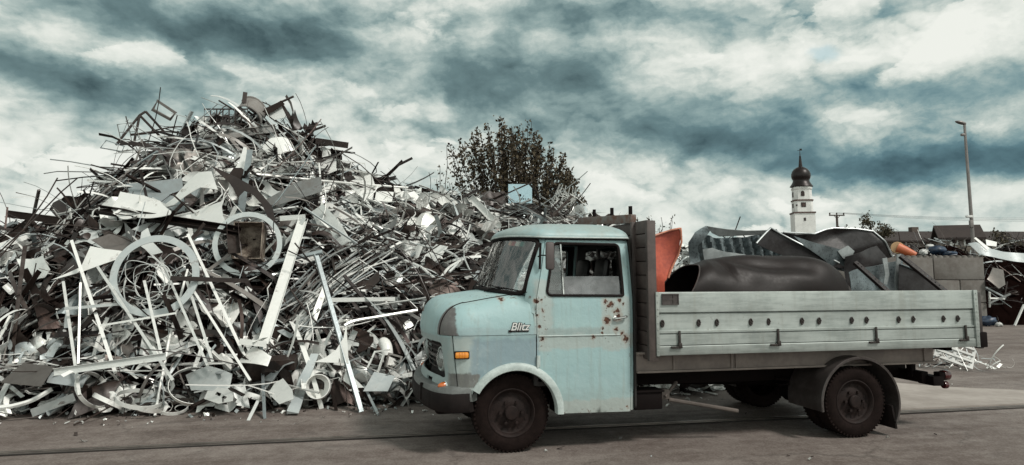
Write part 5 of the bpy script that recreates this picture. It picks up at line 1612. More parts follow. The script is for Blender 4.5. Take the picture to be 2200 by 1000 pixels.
# tubular trestle
P_ = lambda a: hp(a[0], a[1], .1)
c = P_((300, 268)); m = MB()
for a, b in (((249, 312), (300, 248)), ((300, 248), (354, 304)), ((313, 240), (353, 284)), ((300, 248), (286, 316)), ((300, 248), (313, 240)), ((281, 290), (352, 283))):
    m.tube([hp(*a, .12) - c, hp(*b, .12) - c], .022, 7)
tag(m.build('tubular_trestle', M_scrap, None, 40, tone=.16, loc=c), 'dark tubular trestle standing on the skyline of the left shoulder', 'trestle')
# barrel-like cage, folded roof, brushes at the top
c = hp(540, 242, .15); m = MB(); P = []
for i, a in enumerate(np.linspace(-.4, 3.3, 14)):
    P.append([(.26 * math.cos(a) - y_ * .25, y_, .20 * math.sin(a) + y_ * .1) for y_ in (-.18, -.06, .06, .18)])
m.grid(P); m.grid([[tuple(np.array(q) * .965) for q in row] for row in P], flip=True)
for y_ in (-.18, .18): m.tube([(.262 * math.cos(a) - y_ * .25, y_, .202 * math.sin(a) + y_ * .1) for a in np.linspace(-.4, 3.3, 14)], .02, 6)
o = tag(m.build('metal_drum', M_scrap, None, 50, tone=.40, loc=c), 'split rusty drum with pale ribs lying on the summit beside the grid panel', 'drum'); o.rotation_euler = (RAD(35), RAD(35), RAD(15))
for pts, tn, lb in (([(563, 240), (604, 216), (612, 224), (575, 247)], .14, 'dark left slope of a folded roof-like sheet on the summit'), ([(604, 216), (625, 250), (617, 254), (600, 226)], .10, 'dark narrow right slope of the folded sheet on the summit'), ([(575, 247), (603, 224), (616, 252), (590, 258)], .72, 'pale inner face of the folded sheet on the summit')):
    traced('folded_sheet', pts, tn, lb, 'metal sheet', 70, 0, .2)
traced('shredded_plate', [(616, 252), (620, 240), (624, 247), (627, 238), (631, 245), (634, 237), (641, 258), (650, 276), (630, 281)], .07, 'dark plate with a torn spiky top on the skyline right of the summit', 'metal plate', 75, 0, .12, lambda a, b: .05 * math.sin(a * 30))
traced('shredded_plate', [(652, 276), (655, 266), (660, 270), (663, 261), (668, 267), (672, 259), (676, 266), (682, 261), (678, 278), (672, 292)], .07, 'smaller dark torn plate with spikes on the skyline', 'metal plate', 75, 0, .12, lambda a, b: .05 * math.sin(a * 30))
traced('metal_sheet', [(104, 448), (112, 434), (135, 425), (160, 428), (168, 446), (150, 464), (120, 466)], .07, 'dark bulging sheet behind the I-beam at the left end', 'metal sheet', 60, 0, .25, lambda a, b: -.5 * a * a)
# finned grid at the left edge
fr_ = frame_at(62, 555, .35, 66, -6); p, r_, u_, n_ = fr_
f3 = lambda q, h=0: r_ * on_plane(fr_, *q)[0] + u_ * on_plane(fr_, *q)[1] + n_ * h
m = MB()
for k in range(15):
    t = k / 14
    a, b = (10 + 92 * t, 548 - 16 * t), (16 + 92 * t, 584 - 24 * t)
    m.tube([f3(a), f3(((a[0] + b[0]) / 2 + 1, (a[1] + b[1]) / 2), .02), f3(b)], .013, 5)
for t in (0, .5, 1): m.tube([f3((10 + 6 * t, 548 + 36 * t)), f3((102 + 6 * t, 532 + 28 * t))], .010, 5)
tag(m.build('finned_grid', M_scrap, None, 40, tone=.72, loc=p), 'pale finned radiator grid at the left edge of the heap', 'grid')
# blue square board and wire basket on the skyline
c = hp(1118, 428, -.1); c.y += .1
fr_ = (c, Vector((1, 0, 0)), Vector((0, 0, 1)), Vector((0, -1, 0)))
m = MB(); lp = [on_plane(fr_, *q) for q in ((1092, 396), (1143, 396), (1143, 437), (1092, 437))][::-1]
hls = [[(on_plane(fr_, x_, y_)[0] + .018 * s * math.cos(a), on_plane(fr_, x_, y_)[1] + .018 * s * math.sin(a)) for a in np.linspace(0, 6.28, 8, endpoint=False)] for x_, y_, s in ((1117, 420, 2.0), (1117, 428, 1), (1121, 428, 1), (1125, 428, 1), (1129, 428, .8), (1135, 428, 1.1))]
panel(m, lp, hls, lambda a, b: (a, 0, b), .02, .1, 0)
M_board = simple("pale_blue_enamel", (.42, .60, .66), .45, 0, .12, 5, .05)
tag(m.build('square_board', M_board, None, None, loc=c), 'pale blue square board with a row of small holes standing on the skyline', 'board')
c = hp(1212, 432, .0); m = MB()
for k in range(9):
    z_ = -.2 + .05 * k + U_(-.02, .02); rr = (.30 - .012 * k) * U_(.85, 1.1)
    m.tube([(rr * math.cos(a), rr * .7 * math.sin(a), z_ + .06 * math.sin(3 * a + k) + .04 * math.sin(5 * a + 2 * k)) for a in np.linspace(0, 6.28, 18, endpoint=False)], .006, 4, close=True)
for a in np.linspace(0, 6.28, 14, endpoint=False): m.tube([(.30 * math.cos(a), .21 * math.sin(a), -.2), (.20 * math.cos(a), .14 * math.sin(a), .36)], .006, 4)
tag(m.build('wire_basket', M_scrap, None, 40, tone=.85, loc=c), 'crushed pale wire basket on the skyline below the bush', 'wire basket').rotation_euler = (RAD(10), RAD(14), 0)
# the sheaf of pale strips slanting up to the right
for k in range(34):
    t = U_(0, 1); s_ = random.gauss(0, .8)
    a = (600 + 60 * t + s_ * 20, 690 - 62 * t + s_ * 26); L_ = U_(.35, 1.05)
    b = (a[0] + 200 * L_ + random.gauss(0, 18), a[1] - 146 * L_ + random.gauss(0, 16))
    mid = ((a[0] + b[0]) / 2 + U_(-5, 5) - 5, (a[1] + b[1]) / 2 + random.gauss(-5, 7))
    wirepath('metal_strip', [a, mid, b], PX(U_(.9, 2.0), 10), random.choice((.3, .5, .66, .8, .9)), 'narrow strip in the sheaf slanting up to the right of the tall leaning beam', 'metal strip', .12 + .2 * random.random(), 4, group='sheaf of pale strips')
# hoops lying at the foot
for px, py, R_, tx, ty, tn, lb in ((200, 838, .26, 62, 10, .93, 'white hoop of flat strip leaning at the left foot'), (232, 862, .20, 30, -8, .90, 'smaller white hoop lying flat at the left foot'), (300, 858, .26, 20, 6, .88, 'wide pale hoop lying flat at the foot under the white poles'), (318, 872, .20, 12, -10, .95, 'bright hoop resting on the yard at the foot'), (420, 830, .30, 48, 8, .86, 'pale hoop standing beside the blue-grey bowed sheet'), (545, 852, .13, 25, 0, .92, 'small white hoop at the foot near the rounded plate')):
    m = sh_ring(R_, .05, .006, 40, .85)
    o = m.build('metal_hoop', M_scrap, None, 40, tone=tn, loc=hp(px, py, .3)); o.rotation_euler = (RAD(tx), RAD(ty), U_(0, 3)); tag(o, lb, 'metal ring')

# crumbs of metal and grit trodden out over the yard in front of the heap
random.seed(91); V, F, Tn, off = [], [], [], 0
for i in range(520):
    v, f = random.choice(LIBN['flake'])
    x = U_(-9, 5); y = float(np.interp(x, HX, HYb)) - abs(random.gauss(0, .55)) + .1
    if i % 6 == 0: x = U_(-6, 9); y = U_(6.2, 13)
    a = (v * U_(.10, .45)) @ rotm(random.gauss(0, .3), random.gauss(0, .3), U_(0, 6.28)).T
    a += np.array((x, y, .004 - a[:, 2].min()))
    V.append(a); Tn.append(np.full(len(a), random.choice((.1, .2, .4, .6, .85, .95)))); F += [tuple(q + off for q in fc) for fc in f]; off += len(a)
me = bpy.data.meshes.new('metal_crumbs'); me.from_pydata(np.concatenate(V).tolist(), [], F)
me.attributes.new('tone', 'FLOAT', 'POINT').data.foreach_set('value', np.concatenate(Tn)); me.materials.append(M_scrap)
o = bpy.data.objects.new('metal_crumbs', me); col.objects.link(o)
tag(o, 'small crumbs and curls of metal trodden out over the yard before the heap', 'metal crumbs', kind='stuff')

# ================================================================== load on the truck bed
eS = Vector((math.cos(TRUCK_A), math.sin(TRUCK_A), 0)); eT = Vector((-math.sin(TRUCK_A), math.cos(TRUCK_A), 0)); EYEP = Vector((0, 0, EYE))
def unT(px, py, t):
    d = at(px, py, 1.0) - EYEP
    k = (t - (EYEP - TRUCK_O).dot(eT)) / d.dot(eT)
    p = EYEP + d * k - TRUCK_O
    return p.dot(eS), p.z
TM = Matrix.Translation(TRUCK_O) @ Matrix.Rotation(TRUCK_A, 4, 'Z')
def load_obj(o, c):
    """o was built in truck coordinates about the point c"""
    o.matrix_world = TM @ Matrix.Translation(Vector(c)); return o
def recentre(m):
    a = np.array(m.v); c = a.mean(0); c[2] = a[:, 2].min(); m.v = [tuple(p) for p in a - c]; return c
def load_sheet(name, pts, t, m_, label, cat, bend=None, th=.006, g=.06, rim=None, tone=None, lean=0.0, rimr=.012):
    loop = [unT(x, y, t) for x, y in pts]
    area = sum(loop[i - 1][0] * loop[i][1] - loop[i][0] * loop[i - 1][1] for i in range(len(loop)))
    if area < 0: loop = loop[::-1]
    z0 = min(b for a, b in loop)
    bend = bend or (lambda a, b: 0.0)
    sf = lambda a, b: (a, t + bend(a, b) + lean * (b - z0), b)
    m = MB(); panel(m, loop, (), sf, th, .04, g)
    c = recentre(m)
    o = load_obj(m.build(name, m_, None, 40, tone=tone), c)
    if rim:
        rp = [unT(x, y, t) for x, y in rim[0]]
        dn = []
        for i in range(len(rp) - 1):
            for k in range(6): dn.append((rp[i][0] + (rp[i + 1][0] - rp[i][0]) * k / 6, rp[i][1] + (rp[i + 1][1] - rp[i][1]) * k / 6))
        dn.append(rp[-1])
        MB().tube([tuple(np.array(sf(a, b)) - c + np.array((0, -rimr, 0))) for a, b in dn], rimr, 6).build('folded_rim', rim[1], o, 50, tone=rim[2] if len(rim) > 2 else None)
    return tag(o, label, cat)
M_orange = simple("faded_orange_paint", (.50, .105, .058), .55, 0, .4, 4, .3, c2=(.30, .055, .035))
M_orim = simple("worn_orange_edge", (.62, .25, .16), .55, 0, .4, 12, .3)
M_tank = simple("charred_tank_steel", (.014, .0098, .0092), .50, .0, .5, 4, .25, c2=(.009, .006, .0055), spec=.22)
M_sheet = simple("galvanised_sheet", (.19, .225, .235), .30, .45, .4, 5, .15, c2=(.085, .10, .105))
M_sheetd = simple("dark_galvanised_sheet", (.034, .032, .033), .36, .0, .5, 4, .15, c2=(.012, .009, .009), spec=.30, bdist=.012)
M_sheetl = simple("pale_folded_edge", (.36, .385, .385), .4, .5, .3, 9, .1)
fold = lambda f, a_, p=0: (lambda a, b: a_ * math.sin(a * f + p) + a_ * .5 * math.sin(b * 13 + a * 4))

load_sheet('orange_sheet', [(1372, 720), (1372, 520), (1397, 511), (1420, 501), (1447, 494), (1460, 490), (1465, 505), (1463, 540), (1452, 574), (1440, 598), (1431, 606), (1434, 640), (1436, 720)], .60, M_orange,
           'dented orange metal sheet standing upright behind the headboard of the truck', 'metal sheet', lambda a, b: .05 * abs(math.sin(a * 8 + b * 1.2)) + .04 * abs(math.sin(b * 4.5 + a * 3)), .010, .035, rim=([(1397, 511), (1447, 494), (1462, 491), (1466, 520), (1462, 548), (1440, 598)], M_orim))
# dented black tank
P = []
for i in range(64):
    u = i / 63
    s_ = 1.86 + (4.0 - 1.86) * u
    row = []
    for j in range(56):
        a = 2 * math.pi * j / 56
        r = .405 * (.88 + .13 * min(1, u / .28) ** .7)
        e = max(0, (u - .64) / .36); r *= max(.10, 1 - e ** 2.4) ** .62
        r *= 1 + .07 * math.sin(u * 5 + 1.0) * math.cos(a * 2) + .045 * math.sin(u * 9 + a * 3) + .008 * math.sin(u * 23 - a * 5)
        for du, da, dw, dd in ((.22, 2.3, .05, .10), (.30, 2.5, .03, .05), (.55, 2.0, .09, .05), (.68, 2.25, .05, .05), (.40, 2.9, .08, .06)):
            r -= dd * r * math.exp(-((u - du) / dw) ** 2 - ((a - da) / .28) ** 2)
        r -= .055 * max(0, 1 - abs(a - 2.15 - .9 * (u - .45)) / .34) * (1 if .12 < u < .8 else 0) * math.sin((u - .12) / .68 * math.pi)
        r -= .05 * max(0, 1 - abs(u - .24 - .06 * (a - 2.2)) / .02) * max(0, 1 - abs(a - 2.35) / .5)
        skew = .32 * max(0, 1 - u * 6) * (-math.sin(a)) * .8
        row.append((s_ - skew, .50 + r * math.cos(a), 1.43 + r * 1.02 * math.sin(a)))
    P.append(row)
P = np.array(P)
ctr = P.mean(axis=1, keepdims=True)
inn_ = ctr + (P - ctr) * .985
m = MB(); m.grid(P, flip=False, closev=True); m.grid(inn_[:, :], flip=True, closev=True)
m.grid(np.stack([P[0], inn_[0]]), flip=True, closev=True)
m.add(P[-1], [tuple(range(56))])
c = recentre(m); tank = load_obj(m.build('steel_tank', M_tank, None, 50), c)
tag(tank, 'big dented black cylindrical tank with an open left end, lying on the truck bed', 'tank')
MB().tube([tuple(np.array(p) - c) for p in P[0]], .008, 6, close=True).build('tank_rim', M_mudg, tank, 50)
# corrugated panel under a curved silver lip
def corr(a, b): return .055 * max(-.6, min(.6, math.sin((a + b * .25) * 2 * math.pi / .13) * 1.8)) 
load_sheet('corrugated_sheet', [(1497, 520), (1515, 505), (1540, 512), (1600, 510), (1650, 500), (1680, 500), (1690, 548), (1700, 640), (1520, 640), (1506, 565)], 1.42, M_sheet,
           'grey corrugated sheet standing on the far side of the truck bed', 'metal sheet', corr, .005, .022)
def strip3(name, pts, w_, m_, label, cat, tone=None, th=.006):
    """bent band through (px, py, t) points; w_ gives its depth across the bed"""
    Q = [(*unT(x, y, t), t) for x, y, t in pts]
    D_ = []
    for i in range(len(Q) - 1):
        p0, p1, p2, p3 = [np.array(Q[max(0, min(len(Q) - 1, i + k))]) for k in (-1, 0, 1, 2)]
        for t in np.linspace(0, 1, 6, endpoint=False): D_.append(.5 * (2 * p1 + (p2 - p0) * t + (2 * p0 - 5 * p1 + 4 * p2 - p3) * t * t + (3 * p1 - 3 * p2 + p3 - p0) * t ** 3))
    D_.append(np.array(Q[-1]))
    P = [[(s, t, z), (s, t + w_, z + .03), (s, t + w_, z + .03 - th), (s, t, z - th)] for s, z, t in D_]
    m = MB(); m.grid(P, flip=False, closev=True); m.add(P[0], [(0, 1, 2, 3)]); m.add(P[-1], [(3, 2, 1, 0)])
    c = recentre(m); o = load_obj(m.build(name, m_, None, 50, tone=tone), c)
    return tag(o, label, cat)
load_sheet('bent_sheet', [(1478, 522), (1490, 500), (1504, 491), (1514, 486), (1524, 494), (1512, 512), (1499, 530), (1508, 562), (1500, 640), (1478, 640), (1486, 560)], 1.30, M_sheet, 'pale folded sheet end left of the corrugated sheet', 'metal sheet', lambda a, b: .04 * math.sin(b * 11), .006, .05)
load_sheet('bent_sheet', [(1512, 487), (1530, 490), (1560, 494), (1600, 497), (1640, 496), (1664, 494), (1670, 502), (1640, 505), (1590, 507), (1545, 509), (1528, 502)], 1.28, M_sheetl, 'long pale rolled lip along the top of the corrugated sheet', 'metal sheet', lambda a, b: -.5 * (b - 2.1), .012, .04)
load_sheet('crumpled_sheet', [(1508, 536), (1530, 533), (1560, 542), (1600, 547), (1622, 552), (1600, 600), (1520, 600)], 1.05, M_sheetl, 'small whitish crumpled sheet between the corrugated sheet and the black tank', 'metal sheet', fold(19, .02), .005, .04)
load_sheet('creased_sheet', [(1627, 523), (1665, 489), (1700, 510), (1750, 542), (1790, 566), (1812, 580), (1745, 568), (1690, 548)], 1.02, M_sheetd, 'dark folded panel with a pointed peak above the black tank', 'metal sheet', lambda a, b: .10 * math.sin(a * 4), .010, .05,
           rim=([(1627, 523), (1665, 489), (1700, 510), (1750, 542), (1790, 566)], M_sheetl))
load_sheet('curved_sheet', [(1668, 498), (1720, 503), (1760, 503), (1785, 494), (1805, 490), (1850, 492), (1880, 498), (1900, 522), (1922, 553), (1904, 557), (1860, 548), (1815, 556), (1780, 543), (1720, 520)], 1.25, M_sheetd,
           'large dark grey curved sheet with a pale rim on the right end of the load', 'metal sheet', lambda a, b: .05 * math.cos((a - 4.2) * 2.2) + .10 * abs(((a * 1.1 + b * .9) % 1.0) - .5) + .16 * abs(((b * 2.1 - a * .55) % 1.0) - .5), .008, .035,
           rim=([(1690, 499), (1760, 502), (1785, 493), (1805, 489), (1850, 491), (1880, 497), (1900, 522), (1922, 553)], M_sheetl), rimr=.011)
load_sheet('flat_sheet', [(1700, 508), (1745, 522), (1800, 536), (1832, 540), (1826, 585), (1800, 580), (1760, 552), (1725, 530)], .92, M_sheet, 'smooth blue-grey sheet sloping down right of the pointed dark panel', 'metal sheet', lambda a, b: .5 * (b - 1.8) ** 2 - .3 * (b - 1.8), .006, .05)
load_sheet('creased_sheet', [(1815, 552), (1850, 540), (1890, 528), (1905, 555), (1880, 600), (1905, 650), (1820, 650)], .85, M_sheetd, 'dark creased sheet under the large curved sheet', 'metal sheet', fold(11, .04), .008, .05)
load_sheet('bent_sheet', [(1822, 585), (1860, 575), (1935, 560), (1940, 650), (1826, 650)], .62, M_sheet, 'dented blue-grey sheet low in the load behind the slanting perforated bars', 'metal sheet', fold(15, .03), .006, .05)
load_sheet('flat_sheet', [(1934, 568), (1965, 580), (2010, 606), (2035, 628), (2035, 660), (1932, 660)], .40, M_sheetd, 'dark blue-grey sheet at the tail end of the load', 'metal sheet', lambda a, b: .25 * (a - 4.9) ** 2, .006, .05,
           rim=([(1934, 568), (1965, 580), (2010, 606), (2034, 626)], M_sheet))
load_sheet('folded_strip', [(1896, 556), (1906, 554), (1911, 590), (1906, 612), (1898, 610), (1902, 590)], .50, M_sheetl, 'short pale bent strip standing in the load', 'metal strip', None, .01, .03)
load_sheet('folded_strip', [(1925, 548), (1934, 546), (1937, 640), (1927, 640)], .45, M_sheetl, 'tall pale upright strip at the tail end of the load', 'metal strip', lambda a, b: .02 * math.sin(b * 9), .012, .03)
load_sheet('small_sheet', [(1800, 540), (1822, 528), (1836, 540), (1828, 556), (1812, 556)], .88, M_sheetl, 'small light blue-grey flap in front of the large curved sheet', 'metal sheet', None, .006, .05)
for a, b, ta, tb, lb in (((1838, 562), (1912, 628), .52, .20, 'dark perforated angle bar slanting across the right end of the load'), ((1936, 548), (2036, 628), .30, .02, 'longer dark perforated angle bar at the tail end of the load')):
    s0, z0 = unT(*a, ta); s1, z1 = unT(*b, tb)
    p, q = Vector((s0, ta, z0)), Vector((s1, tb, z1)); d = q - p
    m = MB(); L = d.length
    panel(m, [(0, -.024), (L, -.024), (L, .024), (0, .024)], [[(x + .009 * math.cos(t), .009 * math.sin(t)) for t in np.linspace(0, 6.28, 6, endpoint=False)] for x in np.arange(.04, L - .02, .05)], lambda x, y: (x, y, 0), .004, .2, 0)
    m.box((L / 2, -.024, -.02), (L, .004, .04))
    o = m.build('perforated_bar', M_tank, None, 30)
    xx = d.normalized(); zz = Vector((0, -1, .15)); zz = (zz - xx * zz.dot(xx)).normalized(); yy = zz.cross(xx)
    o.matrix_world = TM @ Matrix.Translation(p) @ Matrix((xx, yy, zz)).transposed().to_4x4()
    tag(o, lb, 'metal bar')

# ================================================================== background
M_bark = simple("dark_bark", (.040, .030, .024), .9, 0, .4, 8, .4)
def leaf_mat(name, c1, c2):
    m, nt, b = new_mat(name)
    at_ = nt.nodes.new('ShaderNodeAttribute'); at_.attribute_name = 'tone'
    nt.links.new(mix(nt, E(nt, at_.outputs['Fac']), c1, c2).k, b.inputs['Base Color'])
    b.inputs['Roughness'].default_value = .6
    b.inputs['Specular IOR Level'].default_value = .25
    return m
M_leaf = leaf_mat("brown_green_leaves", (.028, .021, .013), (.100, .078, .047))
M_leaf2 = leaf_mat("olive_leaves", (.028, .024, .014), (.075, .062, .034))
def leaves(name, spots, size, m_, parent, seed):
    r = np.random.default_rng(seed)
    n = len(spots); S_ = np.array(spots)
    V = np.zeros((n, 4, 3)); 
    d1 = r.normal(0, 1, (n, 3)); d1 /= np.linalg.norm(d1, axis=1, keepdims=True)
    d2 = np.cross(d1, r.normal(0, 1, (n, 3))); d2 /= np.linalg.norm(d2, axis=1, keepdims=True)
    sz = size * r.uniform(.6, 1.3, (n, 1))
    V[:, 0] = S_ - d1 * sz; V[:, 1] = S_ + d2 * sz * .55; V[:, 2] = S_ + d1 * sz; V[:, 3] = S_ - d2 * sz * .55
    me = bpy.data.meshes.new(name)
    me.from_pydata(V.reshape(-1, 3).tolist(), [], [(4 * i, 4 * i + 1, 4 * i + 2, 4 * i + 3) for i in range(n)])
    me.attributes.new('tone', 'FLOAT', 'POINT').data.foreach_set('value', np.repeat(r.uniform(0, 1, n), 4))
    me.materials.append(m_)
    o = bpy.data.objects.new(name, me); col.objects.link(o); o.parent = parent
    return o
# round many-stemmed bush behind the heap
def stemmy(name, label, base, stems, leafn, lsize, seed, m_=None, cat='bush'):
    r = np.random.default_rng(seed)
    root = thing(name, label, cat, base)
    m = MB(); sp = []
    m.tube([(0, 0, 0), (.03, 0, .5), (.0, .02, 1.0)], [.16, .13, .10], 8)
    for (x, y, h) in stems:
        pts = []
        z0 = .7
        k = 9
        for i in range(k + 1):
            u = i / k
            pts.append((x * (u ** .75) + r.normal(0, .03) * u, y * (u ** .75) + r.normal(0, .03) * u, z0 + (h - z0) * (u ** 1.05)))
        m.tube(pts, [.030 * (1 - .8 * i / k) + .004 for i in range(k + 1)], 4)
        for q in range(int(leafn * r.uniform(.6, 1.3))):
            u = .18 + .82 * r.uniform(0, 1) ** .7
            j = u * k; i = min(k - 1, int(j)); f = j - i
            p = np.array(pts[i]) * (1 - f) + np.array(pts[i + 1]) * f
            w_ = .12 * (1.15 - u) + .045
            sp.append(p + r.normal(0, w_, 3) * (1, 1, .8))
    m.build('stems', M_bark, root, 40)
    leaves('foliage', sp, lsize, m_ or M_leaf, root, seed)
    return root
b0 = at(1108, 590, 23.5); stems = []
r = np.random.default_rng(3)
for i in range(125):
    x = r.uniform(-2.3, 2.25); y = r.uniform(-1.3, 1.3)
    top = 7.0 * (1 - .30 * max(0, (x - .2) / 2.0) ** 1.5 - .10 * max(0, (-x - .6) / 1.5) - .10 * (y / 1.3) ** 2) * r.uniform(.86, 1.03)
    stems.append((x, y, top))
for i in range(70):
    x = r.uniform(-2.0, 2.15); stems.append((x, r.uniform(-1.4, .6), r.uniform(2.6, 5.4) * (1 - .2 * abs(x) / 2)))
stemmy('round_bush', 'large round bush of upright leafy stems behind the scrap heap', (b0.x, b0.y, 0), stems, 140, .068, 4)
b0 = at(950, 590, 22)
stemmy('young_tree', 'two slim leafy shoots standing just left of the round bush', (b0.x, b0.y, 0), [(.10, 0, 5.75), (-.13, .1, 5.15), (-.2, 0, 4.7), (.22, .1, 4.6), (.0, .1, 4.4)], 90, .05, 6, M_leaf2, 'tree')
b0 = at(1222, 590, 24.5)
stemmy('small_bush', 'low leafy bush leaning out at the right edge of the round bush', (b0.x, b0.y, 0), [(r.uniform(-.5, .4), r.uniform(-.3, .3), r.uniform(3.2, 4.9)) for _ in range(14)], 46, .05, 7, M_leaf2)
b0 = at(1405, 590, 27)
stemmy('scrubby_bush', 'ragged olive bush showing just above the headboard of the truck', (b0.x, b0.y, 0), [(r.uniform(-.8, .9), r.uniform(-.4, .4), r.uniform(3.0, 4.0)) for _ in range(24)], 40, .055, 8, M_leaf2)

def bare_tree(name, label, base, h, spread, leafn, seed, lsize=.09, m_=None):
    r = random.Random(seed)
    root = thing(name, label, 'tree', base)
    m = MB(); tips = []
    def grow(p, d, L, rad, lvl):
        q = p
        pts = [tuple(p)]; rr = [rad]
        for i in range(4):
            d = (d + Vector((r.gauss(0, .16), r.gauss(0, .16), r.gauss(.03, .1)))).normalized()
            q = q + d * (L / 4); pts.append(tuple(q)); rr.append(rad * (1 - .14 * (i + 1)))
            if lvl >= 2: tips.append(tuple(q))
        m.tube(pts, rr, 5)
        if lvl < 4:
            for k in range(r.choice((2, 3, 3))):
                a = r.uniform(0, 6.28); sp_ = r.uniform(.35, .95) * spread
                nd = (d + Vector((math.cos(a) * sp_, math.sin(a) * sp_, r.uniform(-.1, .35)))).normalized()
                grow(q, nd, L * r.uniform(.58, .82), rad * .5, lvl + 1)
    grow(Vector((0, 0, 0)), Vector((0, 0, 1)), h * .34, h * .022, 0)
    m.build('trunk', M_bark, root, 40)
    sp = []
    for t in tips:
        for k in range(leafn): sp.append((t[0] + r.gauss(0, h * .02), t[1] + r.gauss(0, h * .02), t[2] + r.gauss(0, h * .02)))
    if sp: leaves('crown', sp, lsize, m_ or M_leaf2, root, seed)
    return root
def ground_at(px, Y): p = at(px, 590, Y); return (p.x, p.y, 0)
bare_tree('spreading_tree', 'sparse spreading tree between the utility pole and the long dark roof', ground_at(1872, 70), 7.6, 1.25, 5, 21, .13)
bare_tree('bare_tree', 'nearly bare tree rising behind the gabled house', ground_at(2056, 76), 8.4, 1.1, 1, 5, .10)
bare_tree('bare_tree', 'thin leafy tree right of the street lamp post', ground_at(2150, 60), 5.9, 1.1, 3, 9, .11)
bare_tree('small_tree', 'tiny tree peeping over the long dark roof beside its chimney', ground_at(1932, 110), 8.6, .5, 3, 13, .12)

# church tower
M_plaster = simple("white_church_plaster", (.72, .72, .69), .85, 0, .12, .6, .05, c2=(.58, .58, .56))
M_corn = simple("brown_cornice", (.10, .06, .05), .7, 0, .3, 1, .1)
M_copper = simple("dark_dome_sheet", (.014, .008, .0075), .40, .4, .4, 1.2, .15)
M_win = simple("dark_louvre", (.035, .022, .02), .8, 0, .3, 3, .1)
TY = 172.0
def tz(py): return at(1728, py, TY).z
tb = at(1730, 590, TY)
ch_ = thing('church_tower', 'white church tower with a dark onion dome and three window storeys', 'church tower', (tb.x, tb.y, 0), RAD(-23 + 13))
k_ = TY / math.cos(math.atan(628 / 1480)) * 0 + TY / 1480 * 1.02
def sqr(a, cut): return [(a, -a + cut), (a, a - cut), (a - cut, a), (-a + cut, a), (-a, a - cut), (-a, -a + cut), (-a + cut, -a), (a - cut, -a)]
a0, a1, a2 = 20.5 * k_, 18.3 * k_, 17.6 * k_
lo = MB().prism(sqr(a0, .02), 0, tz(459)).build('lower_storey', M_plaster, ch_, None)
mi = MB().prism(sqr(a1, .55), tz(459), tz(432)).build('clock_storey', M_plaster, ch_, None)
up = MB().prism(sqr(a2, .75), tz(432), tz(403)).build('bell_storey', M_plaster, ch_, None)
for a, c_, y in ((a0 + .18, .1, 459), (a1 + .15, .55, 432.5), (a2 + .12, .7, 407)):
    MB().prism(sqr(a, c_), tz(y) - .12, tz(y) + .22).build('cornice', M_corn if y != 407 else M_plaster, ch_, None)
prof = [(23.5, 402), (23, 401), (19.5, 396), (17.0, 391), (16.6, 388), (18.6, 384), (19.8, 380), (19.6, 375), (17.5, 369), (13.5, 364), (8, 360.5), (4.3, 359), (3.4, 352), (2.4, 342), (1.9, 338), (2.3, 337), (1.0, 335.5), (.55, 326)]
MB().lathe([(r_ * k_, tz(y)) for r_, y in prof], (0, 0, 0), 'z', 16).build('onion_dome', M_copper, ch_, 35)
m = MB(); m.tube([(0, 0, tz(327)), (0, 0, tz(320))], .06, 5); m.box((0, 0, tz(323.5)), (1.1, .10, .10)); m.box((.25, 0, tz(321.6)), (.5, .06, .4)); m.build('weathercock', M_copper, ch_, None)
def wind(par, a, x, py, w_, h_, side, arch=False, nm='window'):
    m = MB(); w2, h2 = w_ * k_ / 2, h_ * k_ / 2
    pl = [(-w2, -h2), (w2, -h2), (w2, h2 * (.4 if arch else 1))] + ([(w2 * math.cos(t), h2 * .4 + h2 * .6 * math.sin(t)) for t in np.linspace(.3, 2.84, 7)] if arch else []) + [(-w2, h2 * (.4 if arch else 1))]
    m.prism(pl, -.05, .06)
    o = m.build(nm, M_win, par, None)
    if side == 'f': o.location = (x * k_, -a - .02, tz(py)); o.rotation_euler = (RAD(90), 0, 0)
    else: o.location = (-a - .02, x * k_, tz(py)); o.rotation_euler = (RAD(90), 0, RAD(-90))
    return o
wind(up, a2, -2, 418, 7, 11, 'f', True); wind(up, a2, 0, 418.5, 9, 11, 'l', True)
ck = wind(mi, a1, -1.5, 442, 9.5, 9.5, 'f', nm='clock_face')
m = MB(); m.tube([(0, 0, .08), (.25, .32, .08)], .05, 4); m.tube([(0, 0, .08), (-.1, .45, .08)], .04, 4); m.box((0, 0, .07), (.5, .5, .02)); m.build('clock_hands', M_corn, ck, None)
wind(mi, a1, -15, 443, 3, 3.5, 'f'); wind(mi, a1, 0, 442.5, 9, 9, 'l')
wind(lo, a0, -.5, 473, 4, 6.5, 'f')

# utility pole and wires
M_wood = simple("grey_pole_wood", (.075, .06, .052), .9, 0, .3, 3, .3)
UY = 80.0; u0 = at(1804, 590, UY)
up_ = thing('utility_pole', 'wooden utility pole with a wide crossarm right of the church tower', 'utility pole', (u0.x, u0.y, 0))
zt = at(1804, 463, UY).z; kk = UY / 1480
MB().tube([(0, 0, 0), (0, 0, zt - 7 * kk), (0, 0, zt - 1 * kk)], [.16, .13, .12], 8).build('pole', M_wood, up_, 40)
m = MB(); m.box((0, 0, zt), (33 * kk, .12, .14)); m.tube([(-7 * kk, -.05, zt), (0, -.05, zt - 8 * kk), (7 * kk, -.05, zt)], .045, 4); m.build('crossarm', M_wood, up_, None)
for x in (-15, 0, 15): MB().lathe([(.04, 0), (.09, .06), (.09, .16), (.05, .24), (0, .25)], (x * kk, 0, zt + .07), 'z', 8).build('insulator', M_wood, up_, 40)
M_wirec = simple("overhead_wire", (.05, .06, .065), .6, 0, .2, 3, 0)
